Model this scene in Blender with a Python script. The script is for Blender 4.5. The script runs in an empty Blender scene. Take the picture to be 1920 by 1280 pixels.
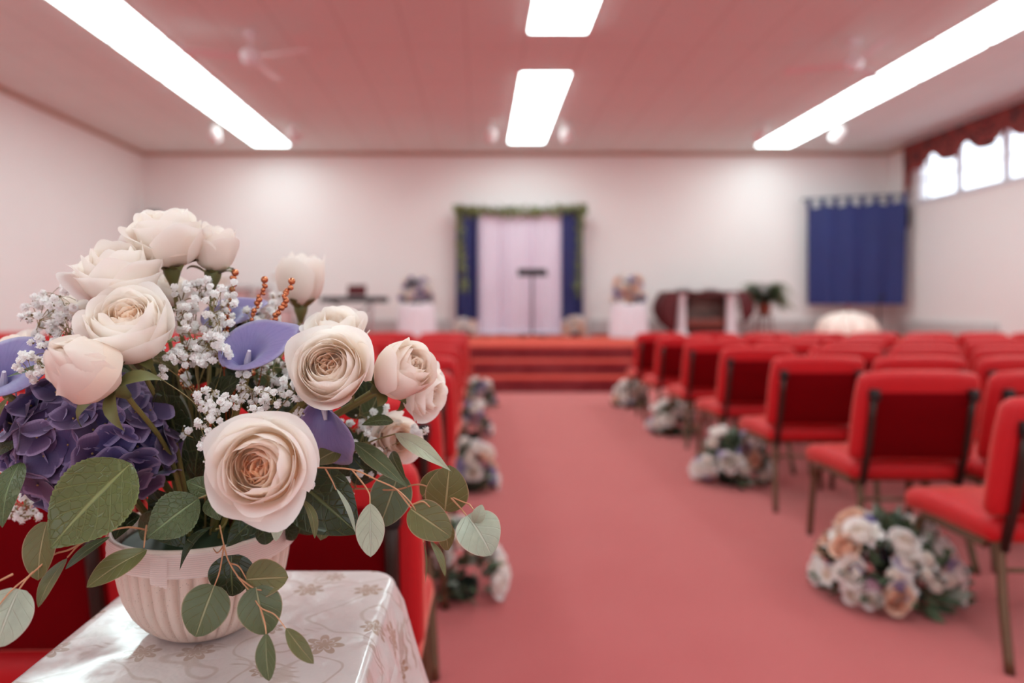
import bpy, bmesh, math, random
from mathutils import Vector, Matrix, Quaternion, noise

PI = math.pi
SC = bpy.context.scene
COL = SC.collection
F = 1280.0            # focal length in pixels of the 1920 px wide frame
CX, CY = 900.0, 573.0 # where the lens axis meets the frame
EYE = 1.14            # height of the lens above the floor


def P(px, py, D):
    """point of the place seen at (px, py) that lies D metres down the hall"""
    return Vector(((px - CX) * D / F, D, EYE - (py - CY) * D / F))


def lin(c):
    c = c / 255.0
    return c / 12.92 if c <= 0.04045 else ((c + 0.055) / 1.055) ** 2.4


def rgb(r, g, b):
    return (lin(r), lin(g), lin(b), 1.0)


# ------------------------------------------------------------------ mesh maker
class MB:
    def __init__(self):
        self.v, self.f, self.m, self.uv, self.c = [], [], [], {}, {}

    def vert(self, p, uv=None, c=None):
        self.v.append(tuple(p))
        i = len(self.v) - 1
        if uv is not None:
            self.uv[i] = uv
        if c is not None:
            self.c[i] = c
        return i

    def face(self, idx, m=0):
        self.f.append(tuple(idx))
        self.m.append(m)

    def grid(self, fn, nu, nv, m=0, closed_u=False):
        """fn(i,j)->(pos, uv, c)"""
        ids = []
        for j in range(nv):
            row = []
            for i in range(nu):
                r = fn(i, j)
                row.append(self.vert(*r) if isinstance(r, tuple) and not isinstance(r[0], (int, float)) else self.vert(r))
            ids.append(row)
        for j in range(nv - 1):
            for i in range(nu if closed_u else nu - 1):
                k = (i + 1) % nu
                self.face((ids[j][i], ids[j][k], ids[j + 1][k], ids[j + 1][i]), m)
        return ids

    def box(self, x0, x1, y0, y1, z0, z1, m=0, T=None):
        ps = [Vector((x, y, z)) for z in (z0, z1) for y in (y0, y1) for x in (x0, x1)]
        if T is not None:
            ps = [T @ p for p in ps]
        b = [self.vert(p) for p in ps]
        for q in ((0, 2, 3, 1), (4, 5, 7, 6), (0, 1, 5, 4), (2, 6, 7, 3), (0, 4, 6, 2), (1, 3, 7, 5)):
            self.face([b[k] for k in q], m)

    def rbox(self, sx, sy, sz, r, seg=3, T=None, m=0, puff=0.0, div=1, fn=None):
        """rounded box centred on the origin; fn(p)->p bends it"""
        bm = bmesh.new()
        bmesh.ops.create_cube(bm, size=1.0)
        for v in bm.verts:
            v.co = Vector((v.co.x * sx, v.co.y * sy, v.co.z * sz))
        bmesh.ops.bevel(bm, geom=list(bm.edges), offset=r, segments=seg, affect='EDGES', profile=0.5)
        if div > 1:
            es = [e for e in bm.edges if e.calc_length() > 0.3 * min(max(sx, sy), max(sy, sz), max(sx, sz))]
            bmesh.ops.subdivide_edges(bm, edges=es, cuts=div - 1, use_grid_fill=True)
        off = len(self.v)
        bm.verts.index_update()
        for v in bm.verts:
            p = v.co.copy()
            if puff:
                k = (1 - (2 * p.x / sx) ** 2) * (1 - (2 * p.y / sy) ** 2)
                p.z += puff * max(k, 0) * (1 if p.z > 0 else -0.3)
            if fn:
                p = fn(p)
            if T is not None:
                p = T @ p
            self.v.append(tuple(p))
        for f in bm.faces:
            self.f.append(tuple(off + v.index for v in f.verts))
            self.m.append(m)
        bm.free()

    def tube(self, pts, r, n=8, m=0, caps=True, flat=1.0, c=None):
        pts = [Vector(p) for p in pts]
        rs = r if isinstance(r, (list, tuple)) else [r] * len(pts)
        t0 = (pts[1] - pts[0]).normalized()
        ref = Vector((0, 0, 1)) if abs(t0.z) < 0.9 else Vector((1, 0, 0))
        a = t0.cross(ref).normalized()
        rings = []
        for i, p in enumerate(pts):
            t = (pts[min(i + 1, len(pts) - 1)] - pts[max(i - 1, 0)])
            t = t.normalized() if t.length > 1e-9 else t0
            a = (a - t * a.dot(t))
            a = a.normalized() if a.length > 1e-6 else t.orthogonal().normalized()
            b = t.cross(a)
            rings.append([self.vert(p + (a * math.cos(k * 2 * PI / n) + b * math.sin(k * 2 * PI / n) * flat) * rs[i], None, c) for k in range(n)])
        for i in range(len(pts) - 1):
            for k in range(n):
                j = (k + 1) % n
                self.face((rings[i][k], rings[i][j], rings[i + 1][j], rings[i + 1][k]), m)
        if caps:
            self.face(rings[0][::-1], m)
            self.face(rings[-1], m)

    def lathe(self, prof, n=24, T=None, m=0, capb=True, capt=True, mod=None):
        rings = []
        for (r, z) in prof:
            row = []
            for k in range(n):
                a = 2 * PI * k / n
                rr = r * (mod(a, z) if mod else 1)
                p = Vector((rr * math.cos(a), rr * math.sin(a), z))
                row.append(self.vert(T @ p if T is not None else p))
            rings.append(row)
        for i in range(len(prof) - 1):
            for k in range(n):
                j = (k + 1) % n
                self.face((rings[i][k], rings[i][j], rings[i + 1][j], rings[i + 1][k]), m)
        if capb:
            self.face(rings[0][::-1], m)
        if capt:
            self.face(rings[-1], m)

    def ball(self, c, r, n=12, k=8, m=0, sc=(1, 1, 1), R=None):
        prof = [(max(math.sin(PI * i / k), 0.02) * r, -math.cos(PI * i / k) * r) for i in range(k + 1)]
        T = Matrix.Translation(Vector(c)) @ (R.to_matrix().to_4x4() if R is not None else Matrix()) @ Matrix.Diagonal((*sc, 1))
        self.lathe(prof, n, T, m)

    def mesh(self, name, mats, smooth=True, auto=None):
        me = bpy.data.meshes.new(name)
        me.from_pydata(self.v, [], self.f)
        for mt in (mats if isinstance(mats, (list, tuple)) else [mats]):
            me.materials.append(mt)
        me.polygons.foreach_set('material_index', self.m)
        me.polygons.foreach_set('use_smooth', [smooth] * len(self.f))
        if self.uv:
            ul = me.uv_layers.new(name='UVMap')
            for lp in me.loops:
                ul.data[lp.index].uv = self.uv.get(lp.vertex_index, (0, 0))
        if self.c:
            at = me.attributes.new('tint', 'FLOAT', 'POINT')
            at.data.foreach_set('value', [self.c.get(i, 0.0) for i in range(len(self.v))])
        me.update()
        if smooth and auto:
            me.set_sharp_from_angle(angle=math.radians(auto))
        return me


def put(name, me, parent=None, loc=(0, 0, 0), rot=None, scale=None):
    o = bpy.data.objects.new(name, me)
    COL.objects.link(o)
    o.location = loc
    if rot is not None:
        if isinstance(rot, Quaternion):
            o.rotation_mode = 'QUATERNION'
            o.rotation_quaternion = rot
        else:
            o.rotation_euler = rot
    if scale is not None:
        o.scale = (scale,) * 3 if isinstance(scale, (int, float)) else scale
    o.parent = parent
    return o


def obj(name, mb, mats, parent=None, smooth=True, auto=40, **k):
    return put(name, mb.mesh(name, mats, smooth, auto), parent, **k)


def tag(o, label=None, cat=None, group=None, kind=None):
    if label: o['label'] = label
    if cat: o['category'] = cat
    if group: o['group'] = group
    if kind: o['kind'] = kind
    return o


def thing(name, label, cat, loc=(0, 0, 0), group=None, rot=None):
    o = bpy.data.objects.new(name, None)
    COL.objects.link(o)
    o.empty_display_size = 0.05
    o.location = loc
    if rot is not None:
        o.rotation_euler = rot
    return tag(o, label, cat, group)


def struct(name, mb, mats, smooth=False, auto=40, label=None):
    o = obj(name, mb, mats, None, smooth, auto)
    o['kind'] = 'structure'
    if label:
        o['label'] = label
    return o


def dup(root, loc, label, rotz=None, group=None):
    r = root.copy(); COL.objects.link(r)
    r.location = loc; r['label'] = label
    if group: r['group'] = group
    if rotz is not None: r.rotation_euler = (0, 0, rotz)
    for ch in list(root.children):
        c = ch.copy(); COL.objects.link(c); c.parent = r
        for g in list(ch.children):
            d = g.copy(); COL.objects.link(d); d.parent = c
    return r


def bez(p0, p1, p2, p3, t):
    s = 1 - t
    return p0 * (s * s * s) + p1 * (3 * s * s * t) + p2 * (3 * s * t * t) + p3 * (t * t * t)


def smoothpath(pts, n=6):
    """Catmull-Rom through the points"""
    pts = [Vector(p) for p in pts]
    out = []
    for i in range(len(pts) - 1):
        a = pts[i - 1] if i else pts[0] * 2 - pts[1]
        b, c = pts[i], pts[i + 1]
        d = pts[i + 2] if i + 2 < len(pts) else c * 2 - b
        for k in range(n):
            t = k / n
            out.append(0.5 * ((2 * b) + (c - a) * t + (2 * a - 5 * b + 4 * c - d) * t * t + (3 * b - a - 3 * c + d) * t ** 3))
    out.append(pts[-1])
    return out


# ------------------------------------------------------------------ materials
class NT:
    def __init__(self, name):
        self.mat = bpy.data.materials.new(name)
        self.mat.use_nodes = True
        self.t = self.mat.node_tree
        self.t.nodes.clear()
        self.out = self.n('ShaderNodeOutputMaterial')

    def n(self, kind, **props):
        x = self.t.nodes.new(kind)
        for k, v in props.items():
            setattr(x, k, v)
        return x

    def l(self, a, b):
        self.t.links.new(a, b)

    def val(self, sock, v):
        if hasattr(v, 'is_linked') or isinstance(v, bpy.types.NodeSocket):
            self.l(v, sock)
        else:
            sock.default_value = v

    def math(self, op, a, b=0.0, c=None):
        x = self.n('ShaderNodeMath', operation=op)
        self.val(x.inputs[0], a); self.val(x.inputs[1], b)
        if c is not None: self.val(x.inputs[2], c)
        return x.outputs[0]

    def mix(self, fac, a, b, blend='MIX'):
        x = self.n('ShaderNodeMix', data_type='RGBA', blend_type=blend)
        self.val(x.inputs[0], fac); self.val(x.inputs[6], a); self.val(x.inputs[7], b)
        return x.outputs[2]

    def ramp(self, fac, stops):
        x = self.n('ShaderNodeValToRGB')
        e = x.color_ramp.elements
        while len(e) < len(stops): e.new(0.5)
        for k, (p, c) in enumerate(stops):
            e[k].position = p
            e[k].color = c if isinstance(c, tuple) else (c, c, c, 1)
        self.val(x.inputs[0], fac)
        return x.outputs[0]

    def coord(self, which='Object'):
        return self.n('ShaderNodeTexCoord').outputs[which]

    def noise(self, scale, detail=3, rough=0.5, vec=None):
        x = self.n('ShaderNodeTexNoise')
        x.inputs['Scale'].default_value = scale
        x.inputs['Detail'].default_value = detail
        x.inputs['Roughness'].default_value = rough
        if vec is not None: self.l(vec, x.inputs['Vector'])
        return x.outputs[0]

    def bump(self, h, strength=0.3, dist=0.01):
        x = self.n('ShaderNodeBump')
        x.inputs['Strength'].default_value = strength
        x.inputs['Distance'].default_value = dist
        self.l(h, x.inputs['Height'])
        return x.outputs[0]

    def principled(self, color, rough=0.6, metal=0.0, normal=None, **kw):
        x = self.n('ShaderNodeBsdfPrincipled')
        self.val(x.inputs['Base Color'], color)
        self.val(x.inputs['Roughness'], rough)
        x.inputs['Metallic'].default_value = metal
        if normal is not None: self.l(normal, x.inputs['Normal'])
        for k, v in kw.items():
            self.val(x.inputs[k.replace('_', ' ')], v)
        return x

    def done(self, shader):
        self.l(shader.outputs[0] if hasattr(shader, 'outputs') else shader, self.out.inputs[0])
        return self.mat


def plain(name, col, rough=0.6, metal=0.0, var=0.08, vs=8.0, bs=0.0, bscale=60.0, **kw):
    """a paint/metal/fabric colour with a little mottling and an optional fine bump"""
    m = NT(name)
    co = m.coord()
    nz = m.noise(vs, 4, 0.55, co)
    dark = tuple(c * (1 - var) for c in col[:3]) + (1,)
    lite = tuple(min(1, c * (1 + var)) for c in col[:3]) + (1,)
    c = m.mix(nz, dark, lite)
    nrm = m.bump(m.noise(bscale, 3, 0.6, co), bs, 0.004) if bs else None
    return m.done(m.principled(c, rough, metal, nrm, **kw))


def petal_mat(name, rim, warm, warm2=None, trans=0.35, rough=0.55, vein=0.0, rnd=0.0):
    """thin petal: the tint attribute runs 0 (clean colour) to 1 (the flower's warm heart)"""
    m = NT(name)
    at = m.n('ShaderNodeAttribute', attribute_name='tint').outputs['Fac']
    col = m.ramp(at, [(0.0, rim), (0.55, warm), (1.0, warm2 or warm)])
    nz = m.noise(90, 3, 0.6, m.coord())
    col = m.mix(m.math('MULTIPLY', nz, 0.12), col, (1, 1, 1, 1), 'MULTIPLY')
    nrm = m.bump(m.noise(160, 3, 0.6, m.coord()), 0.15, 0.001)
    p = m.principled(col, rough, 0, nrm, Sheen_Weight=0.08)
    t = m.n('ShaderNodeBsdfTranslucent')
    m.val(t.inputs[0], col)
    mx = m.n('ShaderNodeMixShader')
    mx.inputs[0].default_value = trans
    m.l(p.outputs[0], mx.inputs[1]); m.l(t.outputs[0], mx.inputs[2])
    return m.done(mx)


def leaf_mat(name, base, vein, edge, sidev=9.0, amount=0.6, rough=0.5, cells=0.0, back=None):
    m = NT(name)
    uv = m.n('ShaderNodeUVMap').outputs[0]
    sep = m.n('ShaderNodeSeparateXYZ'); m.l(uv, sep.inputs[0])
    au = m.math('ABSOLUTE', m.math('SUBTRACT', sep.outputs[0], 0.5))     # 0 mid .. 0.5 edge
    mid = m.ramp(au, [(0.0, 1.0), (0.016, 0.9), (0.035, 0.0)])
    ph = m.math('SUBTRACT', m.math('MULTIPLY', sep.outputs[1], sidev), m.math('MULTIPLY', au, sidev * 0.75))
    fr = m.math('ABSOLUTE', m.math('SUBTRACT', m.math('FRACT', ph), 0.5))
    side = m.ramp(fr, [(0.0, 1.0), (0.03, 0.6), (0.08, 0.0)])
    vfac = m.math('MAXIMUM', mid, m.math('MULTIPLY', side, amount))
    co = m.coord()
    oi = m.n('ShaderNodeObjectInfo').outputs['Random']
    nz = m.noise(45, 4, 0.6, co)
    b2 = tuple(c * 0.62 for c in base[:3]) + (1,)
    b3 = tuple(min(1, c * 1.35) for c in base[:3]) + (1,)
    col = m.mix(nz, b2, b3)
    col = m.mix(m.math('MULTIPLY', oi, 0.35), col, tuple(c * k for c, k in zip(base[:3], (1.25, 1.05, 0.8))) + (1,))
    if cells:
        vo = m.n('ShaderNodeTexVoronoi', feature='DISTANCE_TO_EDGE')
        vo.inputs['Scale'].default_value = cells
        m.l(co, vo.inputs['Vector'])
        cl = m.ramp(vo.outputs['Distance'], [(0.0, 1.0), (0.06, 0.0)])
        col = m.mix(m.math('MULTIPLY', cl, 0.25), col, vein)
        hgt = m.math('SUBTRACT', 1.0, m.math('MAXIMUM', vfac, m.math('MULTIPLY', cl, 0.6)))
    else:
        hgt = m.math('SUBTRACT', 1.0, vfac)
    col = m.mix(m.math('MULTIPLY', vfac, 0.75), col, vein)
    col = m.mix(m.ramp(au, [(0.47, 0.0), (0.497, 0.8)]), col, edge)
    nrm = m.bump(hgt, 0.7, 0.0016)
    p = m.principled(col, rough, 0, nrm)
    t = m.n('ShaderNodeBsdfTranslucent'); m.val(t.inputs[0], col)
    mx = m.n('ShaderNodeMixShader'); mx.inputs[0].default_value = 0.18
    m.l(p.outputs[0], mx.inputs[1]); m.l(t.outputs[0], mx.inputs[2])
    return m.done(mx)


def emit_mat(name, col, strength):
    m = NT(name)
    e = m.n('ShaderNodeEmission')
    e.inputs[0].default_value = col
    e.inputs[1].default_value = strength
    return m.done(e)
# ------------------------------------------------------------------ render look, camera, sky
SC.view_settings.view_transform = 'Standard'
SC.view_settings.look = 'None'
SC.view_settings.gamma = 1.0
SC.view_settings.use_curve_mapping = False
SC.view_settings.exposure = EXPOSURE = 0.0
SC.cycles.max_bounces = 14
SC.cycles.diffuse_bounces = 10
SC.cycles.glossy_bounces = 4
SC.cycles.transparent_max_bounces = 12
SC.cycles.caustics_reflective = False
SC.cycles.caustics_refractive = False
SC.cycles.sample_clamp_indirect = 6.0
SC.cycles.use_denoising = True

cam = bpy.data.cameras.new('camera')
cam.lens, cam.sensor_width, cam.sensor_fit = 24.0, 36.0, 'HORIZONTAL'
cam.shift_x = (960 - CX) / 1920
cam.shift_y = -(640 - CY) / 1920
cam.clip_start, cam.clip_end = 0.05, 100
cam.dof.use_dof = True
cam.dof.focus_distance = 0.64
cam.dof.aperture_fstop = 2.5
co = bpy.data.objects.new('camera', cam)
COL.objects.link(co)
co.location = (0, 0, EYE)
co.rotation_euler = (PI / 2, 0, 0)
SC.camera = co

w = bpy.data.worlds.new('daylight')
SC.world = w
w.use_nodes = True
w.node_tree.nodes['Background'].inputs[0].default_value = (0.78, 0.89, 1.0, 1)
w.node_tree.nodes['Background'].inputs[1].default_value = 3.0

# ------------------------------------------------------------------ the hall
XL, XR, YB, YF, ZC = -6.5, 7.89, 13.2, -3.2, 4.10   # left, right, stage wall, rear wall, ceiling
ZS = 0.58                                           # stage height

m_wall = plain('wall paint', rgb(234, 228, 225), 0.75, 0, 0.025, 1.2, 0.05, 90)
m_trimbrown = plain('crown moulding', rgb(186, 150, 128), 0.6)


def ceiling_mat():
    m = NT('ceiling tiles')
    sep = m.n('ShaderNodeSeparateXYZ'); m.l(m.coord(), sep.inputs[0])
    fx = m.math('ABSOLUTE', m.math('SUBTRACT', m.math('FRACT', m.math('ADD', m.math('DIVIDE', m.math('SUBTRACT', sep.outputs[0], 0.505), 0.66), 40)), 0.5))
    fy = m.math('ABSOLUTE', m.math('SUBTRACT', m.math('FRACT', m.math('ADD', m.math('DIVIDE', m.math('SUBTRACT', sep.outputs[1], 12.75), 1.24), 40)), 0.5))
    gx = m.ramp(fx, [(0.478, 0.0), (0.488, 1.0)])
    gy = m.ramp(fy, [(0.488, 0.0), (0.494, 1.0)])
    g = m.math('MAXIMUM', gx, gy)
    nz = m.noise(240, 2, 0.7, m.coord())
    c = m.mix(nz, rgb(216, 224, 220), rgb(234, 244, 240))
    c = m.mix(m.math('MULTIPLY', g, 0.22), c, rgb(160, 140, 132))
    return m.done(m.principled(c, 0.9, 0, m.bump(nz, 0.2, 0.004)))


def carpet_mat(name, a, b, tint=rgb(255, 190, 186)):
    m = NT(name)
    co = m.coord()
    n1 = m.noise(420, 2, 0.7, co)
    n2 = m.noise(2.2, 4, 0.6, co)
    n3 = m.noise(14, 4, 0.6, co)
    c = m.mix(n1, a, b)
    c = m.mix(m.math('MULTIPLY', m.ramp(n2, [(0.35, 0.0), (0.7, 1.0)]), 0.22), c, rgb(206, 104, 104))
    c = m.mix(m.math('MULTIPLY', n3, 0.12), c, rgb(150, 44, 50))
    return m.done(m.principled(c, 0.95, 0, m.bump(n1, 0.5, 0.006), Sheen_Weight=1.0, Sheen_Roughness=0.5, Sheen_Tint=tint))


m_ceil = ceiling_mat()
m_carpet = carpet_mat('red carpet', rgb(162, 42, 48), rgb(194, 72, 74), rgb(255, 180, 174))
m_stagec = carpet_mat('stage carpet', rgb(184, 34, 30), rgb(210, 58, 46), rgb(255, 128, 104))

b = MB(); b.box(XL - .2, XR + .2, YF - .2, YB + .2, -0.1, 0.0); struct('floor', b, m_carpet)
b = MB(); b.box(XL - .2, XR + .2, YF - .2, YB + .2, ZC, ZC + 0.12); struct('ceiling', b, m_ceil)
b = MB(); b.box(XL - .2, XL, YF, YB, 0, ZC); struct('wall_left', b, m_wall)
b = MB(); b.box(XL - .2, XR + .2, YB, YB + .2, 0, ZC); struct('wall_back', b, m_wall)
b = MB()                                            # rear wall with an added, unseen window opening for daylight fill
DX0, DX1, DZ1 = -3.0, 3.0, 2.7
b.box(XL - .2, DX0, YF - .2, YF, 0, ZC); b.box(DX1, XR + .2, YF - .2, YF, 0, ZC); b.box(DX0, DX1, YF - .2, YF, DZ1, ZC)
b.box(DX0, DX1, YF - .2, YF, 0, 1.0)
struct('wall_front', b, m_wall)
WY0, WY1, WZ0, WZ1 = -1.9, 12.36, 2.99, 3.95
b = MB()
b.box(XR, XR + .2, YF, YB, 0, WZ0); b.box(XR, XR + .2, YF, YB, WZ1, ZC)
b.box(XR, XR + .2, YF, WY0, WZ0, WZ1); b.box(XR, XR + .2, WY1, YB, WZ0, WZ1)
struct('wall_right', b, m_wall)
for k, (x0, x1, y0, y1) in enumerate(((XL, XR, YB - .03, YB), (XL, XL + .03, YF, YB - .03), (XR - .03, XR, WY1 + .2, YB - .03))):
    b = MB(); b.box(x0, x1, y0, y1, ZC - 0.06, ZC); struct('trim_%d' % (k + 1), b, m_trimbrown)

m_skirt = plain('white painted skirting', rgb(222, 214, 210), 0.5)
b = MB(); b.box(XL, XL + .02, YF, 9.6, 0, 0.1); struct('baseboard_left', b, m_skirt)
b = MB(); b.box(XR - .02, XR, YF, 9.6, 0, 0.1); struct('baseboard_right', b, m_skirt)

# stage and its steps
YS = 9.6
b = MB(); b.rbox(XR - XL - .01, YB - YS - .01, ZS, 0.025, 3, Matrix.Translation(((XL + XR) / 2, (YB + YS) / 2, ZS / 2)))
struct('floor_stage', b, m_stagec, True)
for k, (y0, z1) in enumerate(((8.98, 0.195), (9.29, 0.39))):
    b = MB()
    b.rbox(2.24, YS - y0 - .004, z1, 0.022, 3, Matrix.Translation((1.0, (y0 + YS - .004) / 2, z1 / 2)))
    o = struct('floor_step_%d' % (k + 1), b, m_stagec, True)
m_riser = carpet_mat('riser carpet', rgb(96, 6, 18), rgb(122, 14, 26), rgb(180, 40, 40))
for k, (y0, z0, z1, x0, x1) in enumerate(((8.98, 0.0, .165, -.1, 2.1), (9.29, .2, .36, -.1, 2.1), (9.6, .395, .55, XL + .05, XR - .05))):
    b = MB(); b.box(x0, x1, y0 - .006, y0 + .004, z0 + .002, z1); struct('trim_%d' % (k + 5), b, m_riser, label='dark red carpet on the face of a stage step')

# windows
m_frame = plain('white window frame', rgb(214, 210, 214), 0.4)
mg = NT('window glass')
tr = mg.n('ShaderNodeBsdfTransparent'); gl = mg.n('ShaderNodeBsdfGlossy'); gl.inputs[1].default_value = 0.02
mx = mg.n('ShaderNodeMixShader'); mx.inputs[0].default_value = 0.06
mg.l(tr.outputs[0], mx.inputs[1]); mg.l(gl.outputs[0], mx.inputs[2])
m_glass = mg.done(mx)
nw = 14
wd = (WY1 - WY0) / nw
for k in range(nw):
    y1 = WY1 - k * wd; y0 = y1 - wd
    fr = MB()
    t = 0.06
    fr.box(XR + .05, XR + .11, y0, y0 + t, WZ0, WZ1); fr.box(XR + .05, XR + .11, y1 - t, y1, WZ0, WZ1)
    fr.box(XR + .05, XR + .11, y0 + t, y1 - t, WZ0, WZ0 + t); fr.box(XR + .05, XR + .11, y0 + t, y1 - t, WZ1 - t, WZ1)
    r = struct('window_%d' % (k + 1), fr, m_frame)
    mu = MB(); mu.box(XR + .065, XR + .095, y0 + t, y1 - t, WZ0 + .40, WZ0 + .425)
    if k == 0:
        mu.box(XR + .06, XR + .10, y1 - .27, y1 - .235, WZ0 + t, WZ1 - t)
    obj('muntin', mu, m_frame, r, False)
    pn = MB(); pn.box(XR + .078, XR + .082, y0 + t, y1 - t, WZ0 + t, WZ1 - t)
    obj('window_pane', pn, m_glass, r, False)
for k in range(6):  # unseen rear windows, added to brighten the foreground and offset the red cast
    x0 = DX0 + k * (DX1 - DX0) / 6; x1 = x0 + (DX1 - DX0) / 6
    fr = MB(); t = .04
    for (a, c, e, f) in ((x0, x0 + t, 1., DZ1), (x1 - t, x1, 1., DZ1), (x0 + t, x1 - t, 1., 1. + t), (x0 + t, x1 - t, DZ1 - t, DZ1)):
        fr.box(a, c, YF - .12, YF - .06, e, f)
    r = struct('window_%d' % (nw + 1 + k), fr, m_frame)
    pn = MB(); pn.box(x0 + t, x1 - t, YF - .092, YF - .088, 1. + t, DZ1 - t); obj('window_pane', pn, m_glass, r, False)
b = MB(); b.box(XR - .03, XR + .05, WY0, WY1, WZ0 - .03, WZ0); struct('trim_4', b, m_frame, label='white window sill under the clerestory windows')

# valance over the windows
mv = NT('burgundy paisley')
vo = mv.n('ShaderNodeTexVoronoi'); vo.inputs['Scale'].default_value = 9
mv.l(mv.coord(), vo.inputs['Vector'])
wv = mv.noise(7, 4, 0.6, mv.coord())
c = mv.ramp(mv.math('ADD', mv.math('MULTIPLY', vo.outputs['Distance'], 0.7), mv.math('MULTIPLY', wv, 0.5)), [(0.35, rgb(58, 20, 26)), (0.5, rgb(128, 30, 34)), (0.62, rgb(150, 62, 52)), (0.8, rgb(70, 24, 28))])
m_val = mv.done(mv.principled(c, 0.7, 0, mv.bump(wv, 0.2, 0.01)))
root = thing('window_valance', 'burgundy patterned valance with scalloped hem over the high side windows', 'valance', (XR, 12.5, 3.5))
vb = MB()
ny, nz_ = 860, 10
Y1, Y0 = 12.52, -2.0
def vfun(i, j):
    s = i / (ny - 1); y = Y1 + (Y0 - Y1) * s
    ph = (Y1 - y) / 0.82
    sc = abs(math.sin(PI * ph))
    zb = 3.56 + 0.20 * (1 - sc ** 0.7)
    q = j / (nz_ - 1)
    z = 4.07 + (zb - 4.07) * q
    fold = 0.018 * math.sin((Y1 - y) * 46) * q + 0.03 * math.sin((Y1 - y) * 2 * PI / 0.41) * q
    x = -0.13 + fold
    return Vector((x, y - 12.5, z - 3.5))
vb.grid(vfun, ny, nz_)
obj('scalloped_fabric', vb, m_val, root)
tb = MB()
def tfun(i, j):
    s = i / 30; q = j / 14
    y = 12.54 - 0.22 * s
    zb = 3.58 - 0.66 * (1 - s) ** 0.8
    return Vector((-0.11 + 0.02 * math.sin(s * 20) , y - 12.5, 4.07 + (zb - 4.07) * q - 3.5))
tb.grid(tfun, 31, 15)
obj('side_tail', tb, m_val, root)
rb = MB(); rb.box(-0.12, 0, 12.53 - 12.5, -2.0 - 12.5, 4.065 - 3.5, 4.085 - 3.5)
obj('mounting_board', rb, m_frame, root, False)

# ------------------------------------------------------------------ ceiling lights, fans, spots
m_lampframe = plain('white lamp housing', rgb(236, 226, 220), 0.4)
m_lampemit = emit_mat('lit diffuser', (0.96, 1.20, 1.215, 1), 9.2)
fb = MB()
LW, LL = 0.66, 1.225
for (x0, x1, y0, y1) in ((-LW/2, LW/2, 0, .018), (-LW/2, LW/2, LL - .018, LL), (-LW/2, -LW/2 + .016, .018, LL - .018), (LW/2 - .016, LW/2, .018, LL - .018)):
    fb.box(x0, x1, y0, y1, -0.02, 0)
me_f = fb.mesh('lamp_frame', m_lampframe, False)
db = MB(); db.rbox(LW - .04, LL - .07, .036, .015, 3, Matrix.Translation((0, LL / 2, -.021)))
me_d = db.mesh('lamp_diffuser', m_lampemit, True)


def panel(x, yfar, label, group):
    r = thing('ceiling_light', label, 'ceiling light', (x, yfar - LL, ZC - 0.001), group)
    put('frame', me_f, r); put('diffuser', me_d, r)


ordn = ['first', 'second', 'third', 'fourth', 'fifth', 'sixth', 'seventh', 'eighth', 'ninth', 'tenth', 'eleventh', 'twelfth']
for k in range(12):
    panel(-3.80, 12.52 - 1.235 * k, 'lit fluorescent panel in the ceiling strip by the plain wall, %s from the stage end' % ordn[k], 'lit panels of the strip by the plain wall')
for k in range(12):
    panel(5.38, 12.56 - 1.235 * k, 'lit fluorescent panel in the ceiling strip by the windows, %s from the stage end' % ordn[k], 'lit panels of the strip by the windows')
for k, y in enumerate((12.30, 11.065, 9.83, 7.36, 6.125, 4.89, 2.42, 1.185, -.05)):
    panel(0.835, y, 'lit fluorescent panel over the aisle, %s from the stage end' % ordn[k], 'lit panels over the aisle')

m_fan = plain('white enamel', rgb(232, 226, 228), 0.35)


def fan(x, y, angs, label):
    r = thing('ceiling_fan', label, 'ceiling fan', (x, y, ZC), 'white ceiling fans')
    b = MB(); b.lathe([(.03, -.075), (.06, -.06), (.07, -.02), (.07, 0)], 20); obj('canopy', b, m_fan, r)
    b = MB(); b.tube([(0, 0, -.05), (0, 0, -.2)], .013, 10); obj('downrod', b, m_fan, r)
    b = MB(); b.lathe([(.02, -.36), (.06, -.35), (.085, -.31), (.10, -.27), (.10, -.23), (.07, -.20), (.02, -.18)], 24); obj('motor_housing', b, m_fan, r)
    for a in angs:
        T = Matrix.Rotation(math.radians(a), 4, 'Z')
        tw = T @ Matrix.Translation((0.40, 0, -.275)) @ Matrix.Rotation(math.radians(12), 4, 'X')
        b = MB(); b.rbox(.60, .115, .008, .003, 1, tw, fn=lambda p: Vector((p.x, p.y * (1 + .25 * p.x / .3), p.z)))
        bl = obj('blade', b, m_fan, r)
        b = MB(); b.rbox(.12, .05, .012, .004, 1, T @ Matrix.Translation((.11, 0, -.268)))
        obj('blade_bracket', b, m_fan, bl)


fan(-2.49, 7.39, (196, 343, 83), 'white ceiling fan beside the light strip near the plain wall')
fan(4.155, 7.6, (161, 266, 41), 'white ceiling fan beside the light strip near the windows')

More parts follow.
